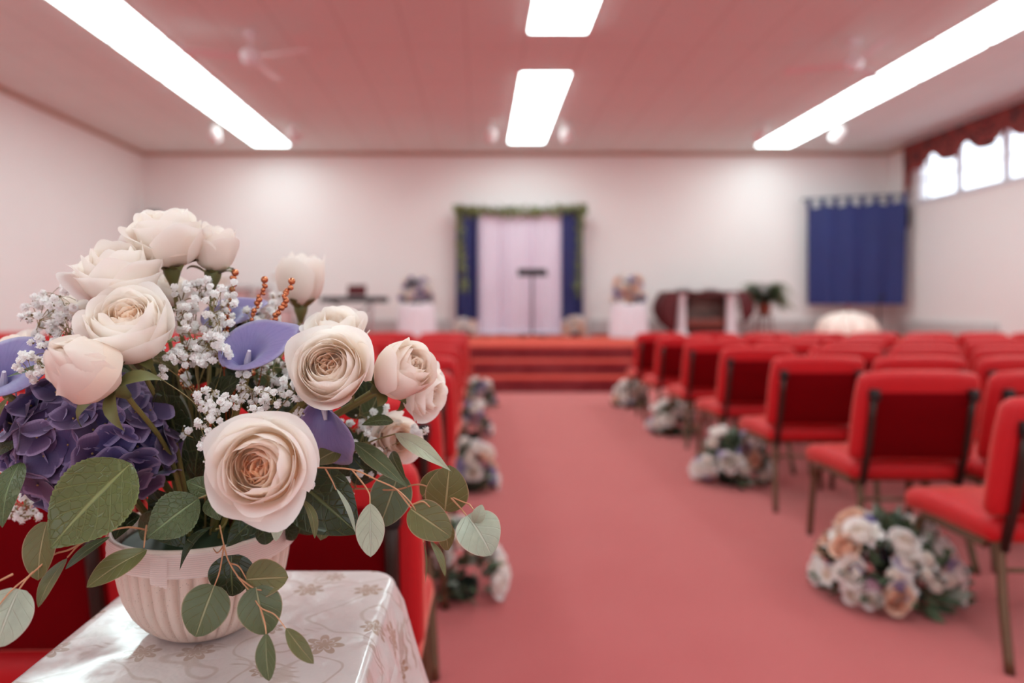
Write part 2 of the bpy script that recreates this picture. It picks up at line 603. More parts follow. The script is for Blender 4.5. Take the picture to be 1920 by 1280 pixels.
m_spot = plain('white spot lamp', rgb(226, 216, 214), 0.4)
m_lens = emit_mat('lit spot lens', (1.0, 0.88, 0.80, 1), 1.2)
for x, y, tgt, label in ((-4.28, 11.0, (-4.9, 13.2, 2.8), 'small white ceiling spotlight left of the light strip by the plain wall'),
                  (-3.02, 11.0, (-2.6, 13.2, 2.8), 'small white ceiling spotlight right of the light strip by the plain wall'),
                  (0.18, 11.0, (-.2, 13.2, 2.6), 'small white ceiling spotlight left of the aisle light panels'),
                  (1.39, 11.0, (1.9, 13.2, 2.6), 'small white ceiling spotlight right of the aisle light panels'),
                  (4.55, 11.0, (4.0, 13.2, 2.8), 'small white ceiling spotlight left of the light strip by the windows'),
                  (5.80, 11.0, (5.2, 12.6, 2.4), 'small white ceiling spotlight right of the light strip by the windows')):
    r = thing('ceiling_spotlight', label, 'spotlight', (x, y, ZC), 'small ceiling spotlights')
    b = MB(); b.lathe([(.055, -.02), (.06, 0)], 20); obj('mount', b, m_spot, r)
    b = MB(); b.tube([(0, 0, -.01), (0, 0, -.12)], .011, 8); obj('arm', b, m_spot, r)
    d = (Vector(tgt) - Vector((x, y, ZC - .17))).normalized()
    q = d.to_track_quat('-Z', 'Y')
    T = Matrix.Translation((0, 0, -.17)) @ q.to_matrix().to_4x4()
    b = MB(); b.lathe([(.098, -.14), (.096, -.08), (.08, .03), (.05, .09), (.01, .11)], 20, T, capb=False); obj('lamp_head', b, m_spot, r)
    b = MB(); b.lathe([(.090, -.128), (.03, -.125)], 20, T); obj('lens', b, m_lens, r)
    L = bpy.data.lights.new('spot_beam', 'SPOT')
    L.energy, L.spot_size, L.spot_blend, L.shadow_soft_size, L.color = 11, math.radians(75), 0.9, 0.05, (1, .90, .82)
    lo = bpy.data.objects.new('spot_beam', L); COL.objects.link(lo)
    lo.location = Vector((0, 0, -.17)) + d * .17
    lo.rotation_mode = 'QUATERNION'; lo.rotation_quaternion = q
    lo.parent = r
# ------------------------------------------------------------------ chairs
def fabric_mat(name, a, b2, bumps=0.25, sheen=1.0, rough=.55, spec=.45):
    m = NT(name)
    co = m.coord()
    n1 = m.noise(700, 2, 0.7, co)
    n2 = m.noise(9, 3, 0.5, co)
    c = m.mix(n1, a, b2)
    c = m.mix(m.math('MULTIPLY', n2, 0.15), c, tuple(x * 0.6 for x in a[:3]) + (1,))
    return m.done(m.principled(c, rough, 0, m.bump(n1, bumps, 0.002), Sheen_Weight=sheen, Sheen_Roughness=0.32, Sheen_Tint=rgb(255, 160, 142), Specular_IOR_Level=spec))


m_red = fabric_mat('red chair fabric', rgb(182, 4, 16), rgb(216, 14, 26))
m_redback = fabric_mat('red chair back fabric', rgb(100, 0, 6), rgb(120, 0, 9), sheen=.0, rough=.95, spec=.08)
m_bronze = plain('bronze chair tube', rgb(112, 86, 64), 0.38, 0.5, 0.1)
m_darkbronze = plain('dark bronze bar', rgb(52, 38, 32), 0.42, 0.3, 0.1)
m_black = plain('black plastic cap', rgb(22, 18, 18), 0.45)


def lean(p):
    # the back leans away from the seat towards the rear
    k = (p.z - 0.46) / 0.40
    return Vector((p.x, p.y - 0.215 - 0.075 * max(k, 0), p.z))


def build_chair():
    d = {}
    b = MB(); b.rbox(.505, .47, .085, .035, 4, Matrix.Translation((0, .015, .418)), puff=.022, div=5,
                     fn=lambda p: Vector((p.x * (1 + .02 * (p.y / .23)), p.y, p.z - .02 * max(0, p.y / .23) ** 3)))
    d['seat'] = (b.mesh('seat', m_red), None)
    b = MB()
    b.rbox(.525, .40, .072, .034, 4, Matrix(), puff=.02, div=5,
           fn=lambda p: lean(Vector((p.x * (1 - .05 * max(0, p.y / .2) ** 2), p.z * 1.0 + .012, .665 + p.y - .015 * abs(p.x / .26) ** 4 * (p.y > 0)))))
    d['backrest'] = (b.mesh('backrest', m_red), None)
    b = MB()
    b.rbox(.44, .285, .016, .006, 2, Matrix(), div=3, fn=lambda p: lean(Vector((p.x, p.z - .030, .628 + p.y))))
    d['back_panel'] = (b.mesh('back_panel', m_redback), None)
    for s, nm in ((-1, 'back_upright'), (1, 'back_upright#2')):
        b = MB()
        pts = [lean(Vector((s * .205, -.038, z))) for z in (.43, .55, .66, .765)]
        pts[0] = Vector((s * .205, -.215, .36))
        b.tube(pts, .0165, 8, flat=.8)
        d[nm] = (b.mesh('back_upright', m_darkbronze), ('upright_cap', None))
        c = MB(); c.rbox(.038, .034, .05, .006, 2, Matrix.Translation(lean(Vector((s * .205, -.040, .762)))))
        d['cap%d' % s] = (c.mesh('upright_cap', m_black), nm)
    for s in (-1, 1):
        b = MB()
        b.tube(smoothpath([(s * .245, .205, 0), (s * .235, .195, .2), (s * .228, .185, .315), (s * .226, .150, .352), (s * .226, .05, .362), (s * .226, -.16, .362)], 5), .0150, 8)
        d['front_leg%d' % s] = (b.mesh('front_leg', m_bronze), None)
        b = MB()
        b.tube(smoothpath([(s * .205, -.20, .40), (s * .208, -.205, .345), (s * .222, -.235, .2), (s * .238, -.285, 0)], 5), .0150, 8)
        d['rear_leg%d' % s] = (b.mesh('rear_leg', m_bronze), None)
    b = MB(); b.tube([(-.212, -.213, .295), (.212, -.213, .295)], .0085, 8)
    d['rear_stretcher'] = (b.mesh('rear_stretcher', m_bronze), None)
    b = MB()
    for y in (.12, -.12):
        b.box(-.226, .226, y - .012, y + .012, .355, .378)
    for x in (-.1, .1):
        b.box(x - .012, x + .012, -.13, .13, .357, .377)
    d['seat_support'] = (b.mesh('seat_support', m_black), None)
    return d


CH = build_chair()
CLEAN = {'seat': 'seat', 'backrest': 'backrest', 'back_panel': 'back_panel', 'back_upright': 'back_upright', 'back_upright#2': 'back_upright', 'cap-1': 'upright_cap', 'cap1': 'upright_cap',
         'front_leg-1': 'front_leg', 'front_leg1': 'front_leg', 'rear_leg-1': 'rear_leg', 'rear_leg1': 'rear_leg', 'rear_stretcher': 'rear_stretcher', 'seat_support': 'seat_support'}


def chair(loc, label, group, rz=0.0, simple=False):
    r = thing('church_chair', label, 'chair', loc, group, (0, 0, rz))
    made = {}
    for k, (me, par) in CH.items():
        pr = r
        if k.startswith('cap'):
            if simple: continue
            pr = made[par]
        if simple and k in ('seat_support',):
            continue
        made[k] = put(CLEAN[k], me, pr)
    return r


rowname = lambda i: ordn[7 - i]
rng = random.Random(5)
PITCH, ROW0, ROWD = 0.56, 1.54, 0.833
seatn = ordn


def chair_in_view(x, y):
    pts = [(x + sx * .26, y + sy, z) for sx in (-1, 1) for sy in (-.29, .25) for z in (0.02, .45, .86)]
    inside = 0
    for X, Y, Z in pts:
        if Y < 0.2: return False
        u, v = CX + F * X / Y, CY + F * (EYE - Z) / Y
        inside += (0 < u < 1920 and 0 < v < 1280)
    return inside > 0


for i in range(0, 8):
    y = ROW0 + ROWD * i
    if i >= 1:
        for k in range(11):
            x = 1.88 + PITCH * k
            if x > XR - .3 or not chair_in_view(x, y): continue
            chair((x + rng.uniform(-.008, .008), y + rng.uniform(-.02, .02), 0),
                  'red church chair right of aisle, %s row from stage, %s seat from aisle' % (rowname(i), seatn[k]),
                  'red chairs of the block right of the aisle', rng.uniform(-.03, .03), i > 5)
    for k in range(11):
        x = -.375 - PITCH * k
        if x < XL + .3 or not chair_in_view(x, y): continue
        # the bouquet hides the middle of these rows
        chair((x + rng.uniform(-.008, .008), y + rng.uniform(-.02, .02), 0),
              'red church chair left of aisle, %s row from stage, %s seat from aisle' % (rowname(i), seatn[k]),
              'red chairs of the block left of the aisle', rng.uniform(-.03, .03), i > 5)

# ------------------------------------------------------------------ things on the stage
m_white = plain('white painted wood', rgb(228, 222, 226), 0.45)
m_whitecloth = plain('white table skirt', rgb(232, 226, 232), 0.8, 0, .04, 5)
m_navy = plain('navy drape', rgb(38, 42, 96), 0.7, 0, .2, 3, Sheen_Weight=.3, Sheen_Tint=rgb(120, 120, 200))
m_sheer = plain('lilac white sheer', rgb(222, 208, 222), 0.8, 0, .03, 4)
m_heater = plain('grey heater enamel', rgb(196, 190, 188), 0.4)
m_green = plain('garland green', rgb(124, 128, 80), 0.7, 0, .35, 12)
m_darkgreen = plain('dark foliage', rgb(44, 58, 36), 0.6, 0, .4, 20)
m_ivory = plain('ivory petals', rgb(238, 230, 226), 0.7, 0, .06, 20)
m_lilac = plain('lilac petals', rgb(146, 130, 186), 0.7, 0, .15, 20)
m_peach = plain('peach petals', rgb(236, 196, 172), 0.7, 0, .08, 20)
m_pinkp = plain('dusty pink petals', rgb(214, 168, 184), 0.7, 0, .1, 20)
m_blackm = plain('black metal', rgb(12, 11, 12), 0.6, 0)
m_chrome = plain('chrome', rgb(200, 196, 196), 0.2, 1.0, .03)
m_wood = plain('red brown wood', rgb(120, 52, 40), 0.45, 0, .25, 6)
m_burg = plain('burgundy cloth', rgb(84, 10, 16), 0.75, 0, .3, 7)


def drape(name, x0, x1, y, z0, z1, folds, amp, mat, parent, n=None):
    n = n or folds * 10
    b = MB()
    def fn(i, j):
        s = i / n; q = j / 10
        a = s * folds * 2 * PI
        return Vector((x0 + (x1 - x0) * s + amp * .25 * math.sin(2 * a), y + amp * (1 + .8 * math.sin(a * .23 + 2)) * math.sin(a) * (.6 + .4 * q) + amp * .4 * math.sin(a * .37 + 1), z1 + (z0 - z1) * q))
    b.grid(fn, n + 1, 11)
    return obj(name, b, mat, parent)


# wall heaters
def heater(x0, x1, y0, y1, label):
    r = thing('baseboard_heater', label, 'heater', ((x0 + x1) / 2, (y0 + y1) / 2, ZS + .03), 'baseboard heaters')
    L = max(x1 - x0, y1 - y0); along = (x1 - x0) > (y1 - y0)
    T = Matrix() if along else Matrix.Rotation(PI / 2, 4, 'Z')
    b = MB(); b.rbox(L, .06, .26, .012, 2, T @ Matrix.Translation((0, 0, .13))); obj('cabinet', b, m_heater, r)
    b = MB(); b.box(-L / 2 + .03, L / 2 - .03, -.045, -.03, .205, .225, T=T if along else T); b.box(-L / 2 + .03, L / 2 - .03, -.045, -.03, .03, .05, T=T)
    obj('louvre', b, m_blackm if False else m_heater, r)
heater(-6.2, -.6, 13.13, 13.19, 'long grey baseboard heater on the stage wall left of the draped backdrop')
heater(2.1, 7.3, 13.13, 13.19, 'long grey baseboard heater on the stage wall right of the draped backdrop')
heater(7.82, 7.88, 10.35, 12.8, 'grey baseboard heater on the window wall beside the stage')

# draped backdrop
r = thing('wedding_backdrop', 'draped wedding backdrop with navy side curtains, pale sheer centre and green garland', 'backdrop', (.745, 12.9, ZS))
for s in (-1, 1):
    b = MB(); b.tube([(s * 1.2, .04, 0), (s * 1.2, .04, 2.42)], .025, 10); b.rbox(.4, .3, .02, .006, 1, Matrix.Translation((s * 1.2, .04, .012))); obj('post', b, m_white, r)
b = MB(); b.tube([(-1.24, .04, 2.40), (1.24, .04, 2.40)], .022, 10); obj('crossbar', b, m_white, r)
drape('sheer_curtain', -.80, .80, .02, .02, 2.40, 13, .022, m_sheer, r)
drape('navy_curtain', -1.20, -.78, -.03, .30, 2.42, 4, .035, m_navy, r)
drape('navy_curtain', .76, 1.20, -.03, .30, 2.42, 4, .035, m_navy, r)
b = MB()
b.grid(lambda i, j: Vector((-.78 + 1.56 * i / 30, -.02 - .10 * j / 6 + .02 * math.sin(i * 1.1) * j / 6, .03 + .05 * (1 - j / 6) ** 2 + .012 * (1 + math.sin(i * .9)))), 31, 7)
obj('sheer_hem', b, m_sheer, r)


def leafy(path, n, spread, size, seed, b, m=0, droop=.3):
    rg = random.Random(seed)
    path = [Vector(p) for p in path]
    for q in range(n):
        t = rg.random() * (len(path) - 1); i = int(t); p = path[i].lerp(path[i + 1], t - i)
        p = p + Vector((rg.gauss(0, spread), rg.gauss(0, spread * .5), rg.gauss(0, spread)))
        d = Vector((rg.uniform(-1, 1), rg.uniform(-1, .3), rg.uniform(-1, .6) - droop)).normalized()
        sdir = d.cross(Vector((rg.uniform(-1, 1), 1, rg.uniform(-1, 1)))).normalized()
        nn = d.cross(sdir)
        L = size * rg.uniform(.6, 1.3); w = L * .32
        ids = [b.vert(p), b.vert(p + d * L * .5 + sdir * w), b.vert(p + d * L), b.vert(p + d * L * .5 - sdir * w), b.vert(p + d * L * .5 - nn * w * .35)]
        for tri in ((0, 1, 4), (1, 2, 4), (2, 3, 4), (3, 0, 4)):
            b.face([ids[k] for k in tri], m)


b = MB(); leafy([(-1.22, -.07, 2.40), (-.6, -.06, 2.37), (0, -.06, 2.35), (.6, -.06, 2.37), (1.22, -.07, 2.40)], 420, .04, .10, 1, b)
obj('top_garland', b, m_green, r)
b = MB(); leafy([(-1.17, -.09, 2.38), (-1.10, -.09, 1.9), (-1.08, -.09, 1.4), (-1.03, -.09, .82)], 120, .025, .09, 2, b); obj('hanging_vine', b, m_green, r)
b = MB(); leafy([(1.20, -.09, 2.38), (1.13, -.09, 1.9), (1.12, -.09, 1.3), (1.08, -.09, .72)], 120, .025, .09, 3, b); obj('hanging_vine', b, m_green, r)

# music stand
r = thing('music_stand', 'black music stand in front of the pale sheer backdrop', 'music stand', (.925, 12.1, ZS))
b = MB()
for a in (90, 210, 330):
    b.tube([(0, 0, .06), (.26 * math.cos(math.radians(a)), .26 * math.sin(math.radians(a)), .012)], .011, 8)
obj('tripod_base', b, m_blackm, r)
b = MB(); b.tube([(0, 0, .05), (0, 0, 1.1)], .017, 10); obj('pole', b, m_blackm, r)
T = Matrix.Translation((0, -.02, 1.15)) @ Matrix.Rotation(math.radians(-62), 4, 'X')
b = MB(); b.rbox(.52, .012, .30, .004, 1, T); b.rbox(.52, .06, .012, .004, 1, T @ Matrix.Translation((0, -.03, -.15))); obj('desk', b, m_blackm, r)


# round pedestal tables with skirts
def skirted(x, y, label):
    r = thing('pedestal_table', label, 'table', (x, y, ZS), 'round tables beside the backdrop')
    b = MB(); b.lathe([(.28, .56), (.285, .575), (.28, .585)], 32); obj('tabletop', b, m_white, r)
    b = MB(); b.lathe([(.16, 0), (.16, .02), (.04, .04), (.035, .56)], 20); obj('pedestal', b, m_white, r)
    t = tag(obj('table_skirt', MB_skirt(), m_whitecloth, None, loc=(x, y, ZS)), label.replace('round table under', 'floor-length cloth over the round table under'), 'tablecloth', 'white skirts of the round tables')


def MB_skirt():
    b = MB(); n = 120
    prof = [(0.02, .590), (.2, .591), (.288, .590), (.298, .578), (.305, .50), (.315, .30), (.325, .01)]
    def fn(i, j):
        a = 2 * PI * i / n
        rr, z = prof[j]
        k = max(0, (j - 3) / 3)
        rr += .022 * k * math.cos(a * 12) + .008 * k * math.cos(a * 19 + 1)
        return Vector((rr * math.cos(a), rr * math.sin(a), z))
    b.grid(fn, n, len(prof), closed_u=True)
    return b


skirted(-1.11, 11.95, 'white skirted round table under the flowers left of the backdrop')
skirted(2.60, 11.95, 'white skirted round table under the flowers right of the backdrop')

# communion table with burgundy runner
r = thing('communion_table', 'communion table with white columns, dark picture panel and red brown shelf', 'table', (4.02, 12.35, ZS))
b = MB(); b.rbox(1.46, .55, .04, .008, 2, Matrix.Translation((0, 0, .79))); obj('tabletop', b, m_wood, r)
for s in (-1, 1):
    b = MB(); b.lathe([(.125, .04), (.125, .07), (.095, .10), (.09, .40), (.085, .70), (.11, .74), (.12, .77)], 24, Matrix.Translation((s * .45, -.20, 0)))
    b.box(s * .45 - .13, s * .45 + .13, -.33, -.07, 0, .045)
    obj('column_leg', b, m_white, r)
mp = NT('dark picture')
nz = mp.noise(7, 4, .6, mp.coord())
m_pic = mp.done(mp.principled(mp.ramp(nz, [(.3, rgb(60, 42, 40)), (.55, rgb(120, 92, 84)), (.75, rgb(78, 84, 70))]), .5))
b = MB(); b.box(-.56, .56, .10, .13, .20, .76); obj('picture_panel', b, m_pic, r, False)
b = MB(); b.rbox(1.0, .3, .17, .01, 2, Matrix.Translation((0, .0, .245))); obj('shelf', b, m_wood, r)
b = MB(); b.box(-.5, .5, -.06, .14, .0, .15); obj('plinth', b, m_blackm, r, False)
b = MB()
b.box(-.70, .72, -.30, .29, .812, .818); b.box(-.70, .72, -.302, -.292, .755, .818)
def tri_drop(s):
    # corner of the cloth hanging in a point at the end of the table
    zb = .04 if s < 0 else .22
    n = 14
    ids = []
    for j in range(n + 1):
        q = j / n
        row = []
        for i in range(21):
            u = i / 20
            T = Vector((s * .70, .27 - .57 * u / .6, .815)) if u < .6 else Vector((s * (.70 - .20 * (u - .6) / .4), -.303, .815))
            E = Vector((s * .60, -.34, zb))
            p = T.lerp(E, q)
            p.x += s * .26 * math.sin(PI * q) * (1 - u) ** .6
            p.y -= .05 * math.sin(PI * q) + .02 * math.sin(u * 16) * q * (1 - q)
            row.append(b.vert(p))
        ids.append(row)
    for j in range(n):
        for i in range(20):
            b.face((ids[j][i], ids[j][i + 1], ids[j + 1][i + 1], ids[j + 1][i]))
tri_drop(-1); tri_drop(1)
tag(obj('table_runner', b, m_burg, None, loc=(4.02, 12.35, ZS)), 'burgundy cloth over the communion table hanging in points at both ends', 'tablecloth')
m_plate = plain('silver tray', rgb(190, 184, 182), .3, .9)
for k, (x, lab) in enumerate(((-.35, 'pale offering tray on the communion table near the aisle end'), (.15, 'pale offering tray at the middle of the communion table'))):
    b = MB(); b.lathe([(.10, 0), (.13, .012), (.14, .04), (.135, .04), (.12, .018), (.02, .012)], 24)
    tag(obj('offering_tray', b, m_plate, None, loc=(4.02 + x, 12.33, ZS + .819)), lab, 'tray', 'trays on the communion table')

# potted fern on a wooden stand
r = thing('plant_stand', 'slim wooden plant stand under the potted fern', 'plant stand', (5.12, 12.3, ZS))
b = MB(); b.lathe([(.15, .36), (.16, .375), (.15, .39)], 24); obj('stand_top', b, m_wood, r)
for a in (45, 135, 225, 315):
    ca, sa = math.cos(math.radians(a)), math.sin(math.radians(a))
    b = MB(); b.tube([(.12 * ca, .12 * sa, .37), (.17 * ca, .17 * sa, 0)], .014, 8); obj('leg', b, m_wood, r)
m_terra = plain('terracotta', rgb(150, 84, 66), .8, 0, .2, 9)
r = thing('potted_fern', 'bushy green fern in a terracotta pot beside the communion table', 'plant', (5.12, 12.3, ZS + .391))
b = MB(); b.lathe([(.09, 0), (.12, .16), (.135, .165), (.135, .20), (.12, .20), (.11, .17)], 24); obj('pot', b, m_terra, r)
m_fern = plain('fern green', rgb(112, 128, 80), .6, 0, .35, 10)
b = MB(); rg = random.Random(9)
for k in range(170):
    a = rg.uniform(0, 2 * PI); L = rg.uniform(.28, .50); up = rg.uniform(.20, .62)
    d = Vector((math.cos(a), math.sin(a), 0)); sd = Vector((-math.sin(a), math.cos(a), 0))
    for j in range(16):
        t = j / 15
        p = d * (L * t) + Vector((0, 0, .18 + up * math.sin(min(1, t * 1.0) * PI * .62) * .9 - .28 * t * t))
        wl = .11 * math.sin(PI * min(1, .15 + t * .85))
        for s in (-1, 1):
            e = p + sd * s * wl + d * .02 - Vector((0, 0, .015))
            i0, i1, i2 = b.vert(p - d * .024), b.vert(e), b.vert(p + d * .030)
            b.face((i0, i1, i2))
obj('fronds', b, m_fern, r)

# blue banner
r = thing('hanging_banner', 'royal blue cloth banner with tab top hanging from a dark rod', 'banner', (6.95, 12.75, 1.1))
bw = 1.50
y0, y1 = .18, -.40     # the right edge stands a little nearer
def bpt(s, z, off=0):
    return Vector((-.74 + bw * s, y0 + (y1 - y0) * s + off, z))
b = MB()
n = 90
b.grid(lambda i, j: (lambda s, q: bpt(s, .06 + (1.90 - .06) * (1 - q), .022 * math.sin(s * 24) * (.4 + .6 * q) + .012 * math.sin(s * 9 + 2)) - Vector((.05 * s * q, 0, .02 * math.sin(s * 8 * PI) * (1 - q) ** 4)))(i / n, j / 16), n + 1, 17)
m_blue = plain('royal blue cloth', rgb(24, 36, 98), .65, 0, .2, 3, Sheen_Weight=.3, Sheen_Tint=rgb(130, 120, 200))
obj('cloth', b, m_blue, r)
for k in range(8):
    s = .02 + .96 * k / 7
    b = MB(); c = bpt(s, 0)
    for sg in (-.018, .024):
        b.box(c.x - .04, c.x + .04, c.y + sg, c.y + sg + .004, 1.88, 2.075)
    obj('tab', b, m_blue, r, False)
b = MB(); b.tube([bpt(-.06, 2.06, .005), bpt(1.06, 2.06, .005)], .014, 10); obj('rod', b, m_blackm, r)
for s in (0.0, 1.0):
    p = bpt(s, 2.06, .005)
    b = MB(); b.tube([p, (p.x, 13.19 - 12.75, 2.06)], .010, 8); obj('rod_bracket', b, m_blackm, r)

# dark wall speakers
def wall_speaker(x, y, z, label, rz):
    r = thing('wall_speaker', label, 'speaker', (x, y, z), 'dark wall speakers', (0, 0, rz))
    b = MB(); b.rbox(.26, .22, .42, .03, 3); obj('cabinet', b, m_blackm, r)
    b = MB(); b.rbox(.22, .012, .38, .005, 2, Matrix.Translation((0, -.112, 0))); obj('grille', b, m_darkspk, r)
    b = MB(); b.tube([(0, .1, 0), (0, .16, 0)], .02, 8); obj('bracket', b, m_blackm, r)
m_darkspk = plain('brown grille cloth', rgb(54, 42, 38), .8, 0, .2, 60)
wall_speaker(7.71, 12.55, 2.78, 'dark wall speaker half hidden behind the blue banner', -.9)
wall_speaker(-6.20, 12.98, 2.72, 'dark wall speaker in the corner behind the topmost white rose', .5)

# pleated glowing lamp, microphone stand below the banner
r = thing('dome_lamp', 'low pale peach dome lamp glowing on the stage under the blue banner', 'lamp', (6.62, 12.3, ZS))
b = MB(); b.lathe([(.34, 0), (.36, .03), (.34, .06)], 36); obj('base', b, m_wood, r)
ml = NT('glowing pleated shade')
pp = ml.principled(rgb(246, 228, 218), .7)
ml.val(pp.inputs['Emission Color'], rgb(255, 214, 190)); pp.inputs['Emission Strength'].default_value = .12
m_shade = ml.done(pp)
b = MB(); b.lathe([(.47, .06), (.48, .10), (.45, .22), (.38, .33), (.26, .41), (.10, .45), (.03, .46)], 72, mod=lambda a, z: 1 + .09 * math.cos(a * 9)); obj('shade', b, m_shade, r)
b = MB(); b.lathe([(.03, .45), (.045, .50), (.02, .54), (.035, .57), (.01, .60)], 16); obj('finial', b, m_wood, r)
r = thing('microphone_stand', 'dark microphone stand at the lower right corner of the blue banner', 'microphone stand', (7.10, 12.15, ZS))
b = MB(); b.lathe([(.14, 0), (.14, .02), (.02, .035)], 24); obj('base', b, m_blackm, r)
b = MB(); b.tube([(0, 0, .03), (0, 0, .68)], .014, 8); obj('pole', b, m_blackm, r)
b = MB(); b.tube([(0, 0, .66), (0, -.10, .72)], .02, 10); b.ball((0, -.12, .732), .03, 12, 8); obj('microphone', b, m_blackm, r)

# keyboard and drum kit behind the bouquet
r = thing('keyboard_stand', 'dark crossed keyboard stand on the stage behind the bouquet', 'stand', (-2.25, 12.0, ZS))
b = MB()
for s in (-1, 1):
    b.tube([(s * .32, -.14, .02), (-s * .32, .14, .60)], .016, 8)
    b.tube([(s * .32, -.22, .014), (s * .32, .16, .014)], .014, 8); b.tube([(-s * .32, -.16, .60), (-s * .32, .18, .60)], .014, 8)
obj('crossed_tubes', b, m_blackm, r)
r = thing('electronic_keyboard', 'long black electronic keyboard beside the left flower table', 'keyboard', (-2.20, 12.0, ZS + .616))
b = MB(); b.rbox(1.16, .32, .10, .02, 3, Matrix.Translation((0, 0, .05))); obj('case', b, m_blackm, r)
b = MB()
for k in range(44):
    b.box(-.53 + k * .024, -.53 + k * .024 + .022, -.15, -.02, .101, .112)
obj('white_keys', b, m_white, r, False)
b = MB()
b.rbox(.33, .04, .20, .008, 2, Matrix.Translation((0, 0, .10)) @ Matrix.Rotation(-.25, 4, 'X'))
tag(obj('hymn_book', b, m_burg, None, loc=(-2.18, 12.09, ZS + .728)), 'dark red book standing on the black keyboard', 'book')
r = thing('piano_bench', 'red brown wooden bench under the black keyboard', 'bench', (-2.3, 11.5, ZS))
b = MB(); b.rbox(.55, .32, .09, .02, 2, Matrix.Translation((0, 0, .43))); obj('seat', b, m_wood, r)
for sx in (-1, 1):
    for sy in (-1, 1):
        b = MB(); b.tube([(sx * .23, sy * .11, 0), (sx * .23, sy * .11, .39)], .018, 8); obj('leg', b, m_wood, r)
r = thing('chrome_post', 'shiny chrome speaker post standing beside the black keyboard', 'stand', (-1.88, 11.75, ZS))
b = MB(); b.lathe([(.15, 0), (.15, .02), (.02, .03)], 20); obj('base', b, m_chrome, r)
b = MB(); b.tube([(0, 0, .02), (0, 0, .60)], .04, 14); obj('pole', b, m_chrome, r)

m_shell = plain('pale pink drum shell', rgb(206, 178, 176), .3)
m_skin = plain('white drum head', rgb(232, 224, 222), .5)
m_brass = plain('brass cymbal', rgb(196, 160, 120), .25, 1.0)
def drum(parent, name, R, H, T):
    b = MB(); b.lathe([(R, 0), (R, H)], 32, T, capb=False, capt=False); d = obj(name, b, m_shell, parent)
    b = MB()
    b.lathe([(R * .02, H + .004), (R * .98, H + .004)], 32, T); obj('drum_head', b, m_skin, d)
    b = MB(); b.lathe([(R * .98, -.004), (R * .02, -.004)], 32, T); obj('drum_head', b, m_skin, d)
    for z in (0, H):
        b = MB(); b.lathe([(R + .002, z - .018), (R + .014, z - .014), (R + .014, z + .014), (R + .002, z + .018)], 32, T, capb=False, capt=False); obj('hoop', b, m_chrome, d)
r = thing('drum_kit', 'pale drum kit with cymbals on the stage behind the bouquet', 'drums', (-4.1, 12.25, ZS))
drum(r, 'bass_drum', .28, .40, Matrix.Translation((0, .2, .30)) @ Matrix.Rotation(PI / 2, 4, 'X'))
drum(r, 'tom_drum', .15, .22, Matrix.Translation((-.18, .08, .66)) @ Matrix.Rotation(.25, 4, 'X'))
drum(r, 'tom_drum', .15, .22, Matrix.Translation((.18, .08, .66)) @ Matrix.Rotation(.25, 4, 'X'))
drum(r, 'floor_tom', .19, .38, Matrix.Translation((.55, .0, .12)))
drum(r, 'snare_drum', .17, .14, Matrix.Translation((-.55, .0, .48)))
for x, y, z in ((-.62, .25, 1.02), (.45, .3, 1.10)):
    b = MB(); b.tube([(x, y, .02), (x, y, z)], .012, 8)
    for a in (30, 150, 270):
        b.tube([(x, y, .25), (x + .22 * math.cos(math.radians(a)), y + .22 * math.sin(math.radians(a)), .012)], .009, 6)
    s = obj('cymbal_stand', b, m_chrome, r)
    b = MB(); b.lathe([(.2, -.012), (.12, 0), (.05, .008), (.035, .03), (.01, .035)], 32, Matrix.Translation((x, y, z)) @ Matrix.Rotation(.2, 4, 'X')); obj('cymbal', b, m_brass, s)
for x in (.42, .68):
    pass
for a in (90, 210, 330):
    b = MB(); b.tube([(.55 + .2 * math.cos(math.radians(a)), .2 * math.sin(math.radians(a)), .3), (.55 + .2 * math.cos(math.radians(a)), .2 * math.sin(math.radians(a)), 0)], .008, 6); obj('leg', b, m_chrome, r)
b = MB(); b.tube([(-.55, 0, .02), (-.55, 0, .47)], .014, 8); b.lathe([(.16, 0), (.02, .03)], 16, Matrix.Translation((-.55, 0, .003))); obj('snare_stand', b, m_chrome, r)
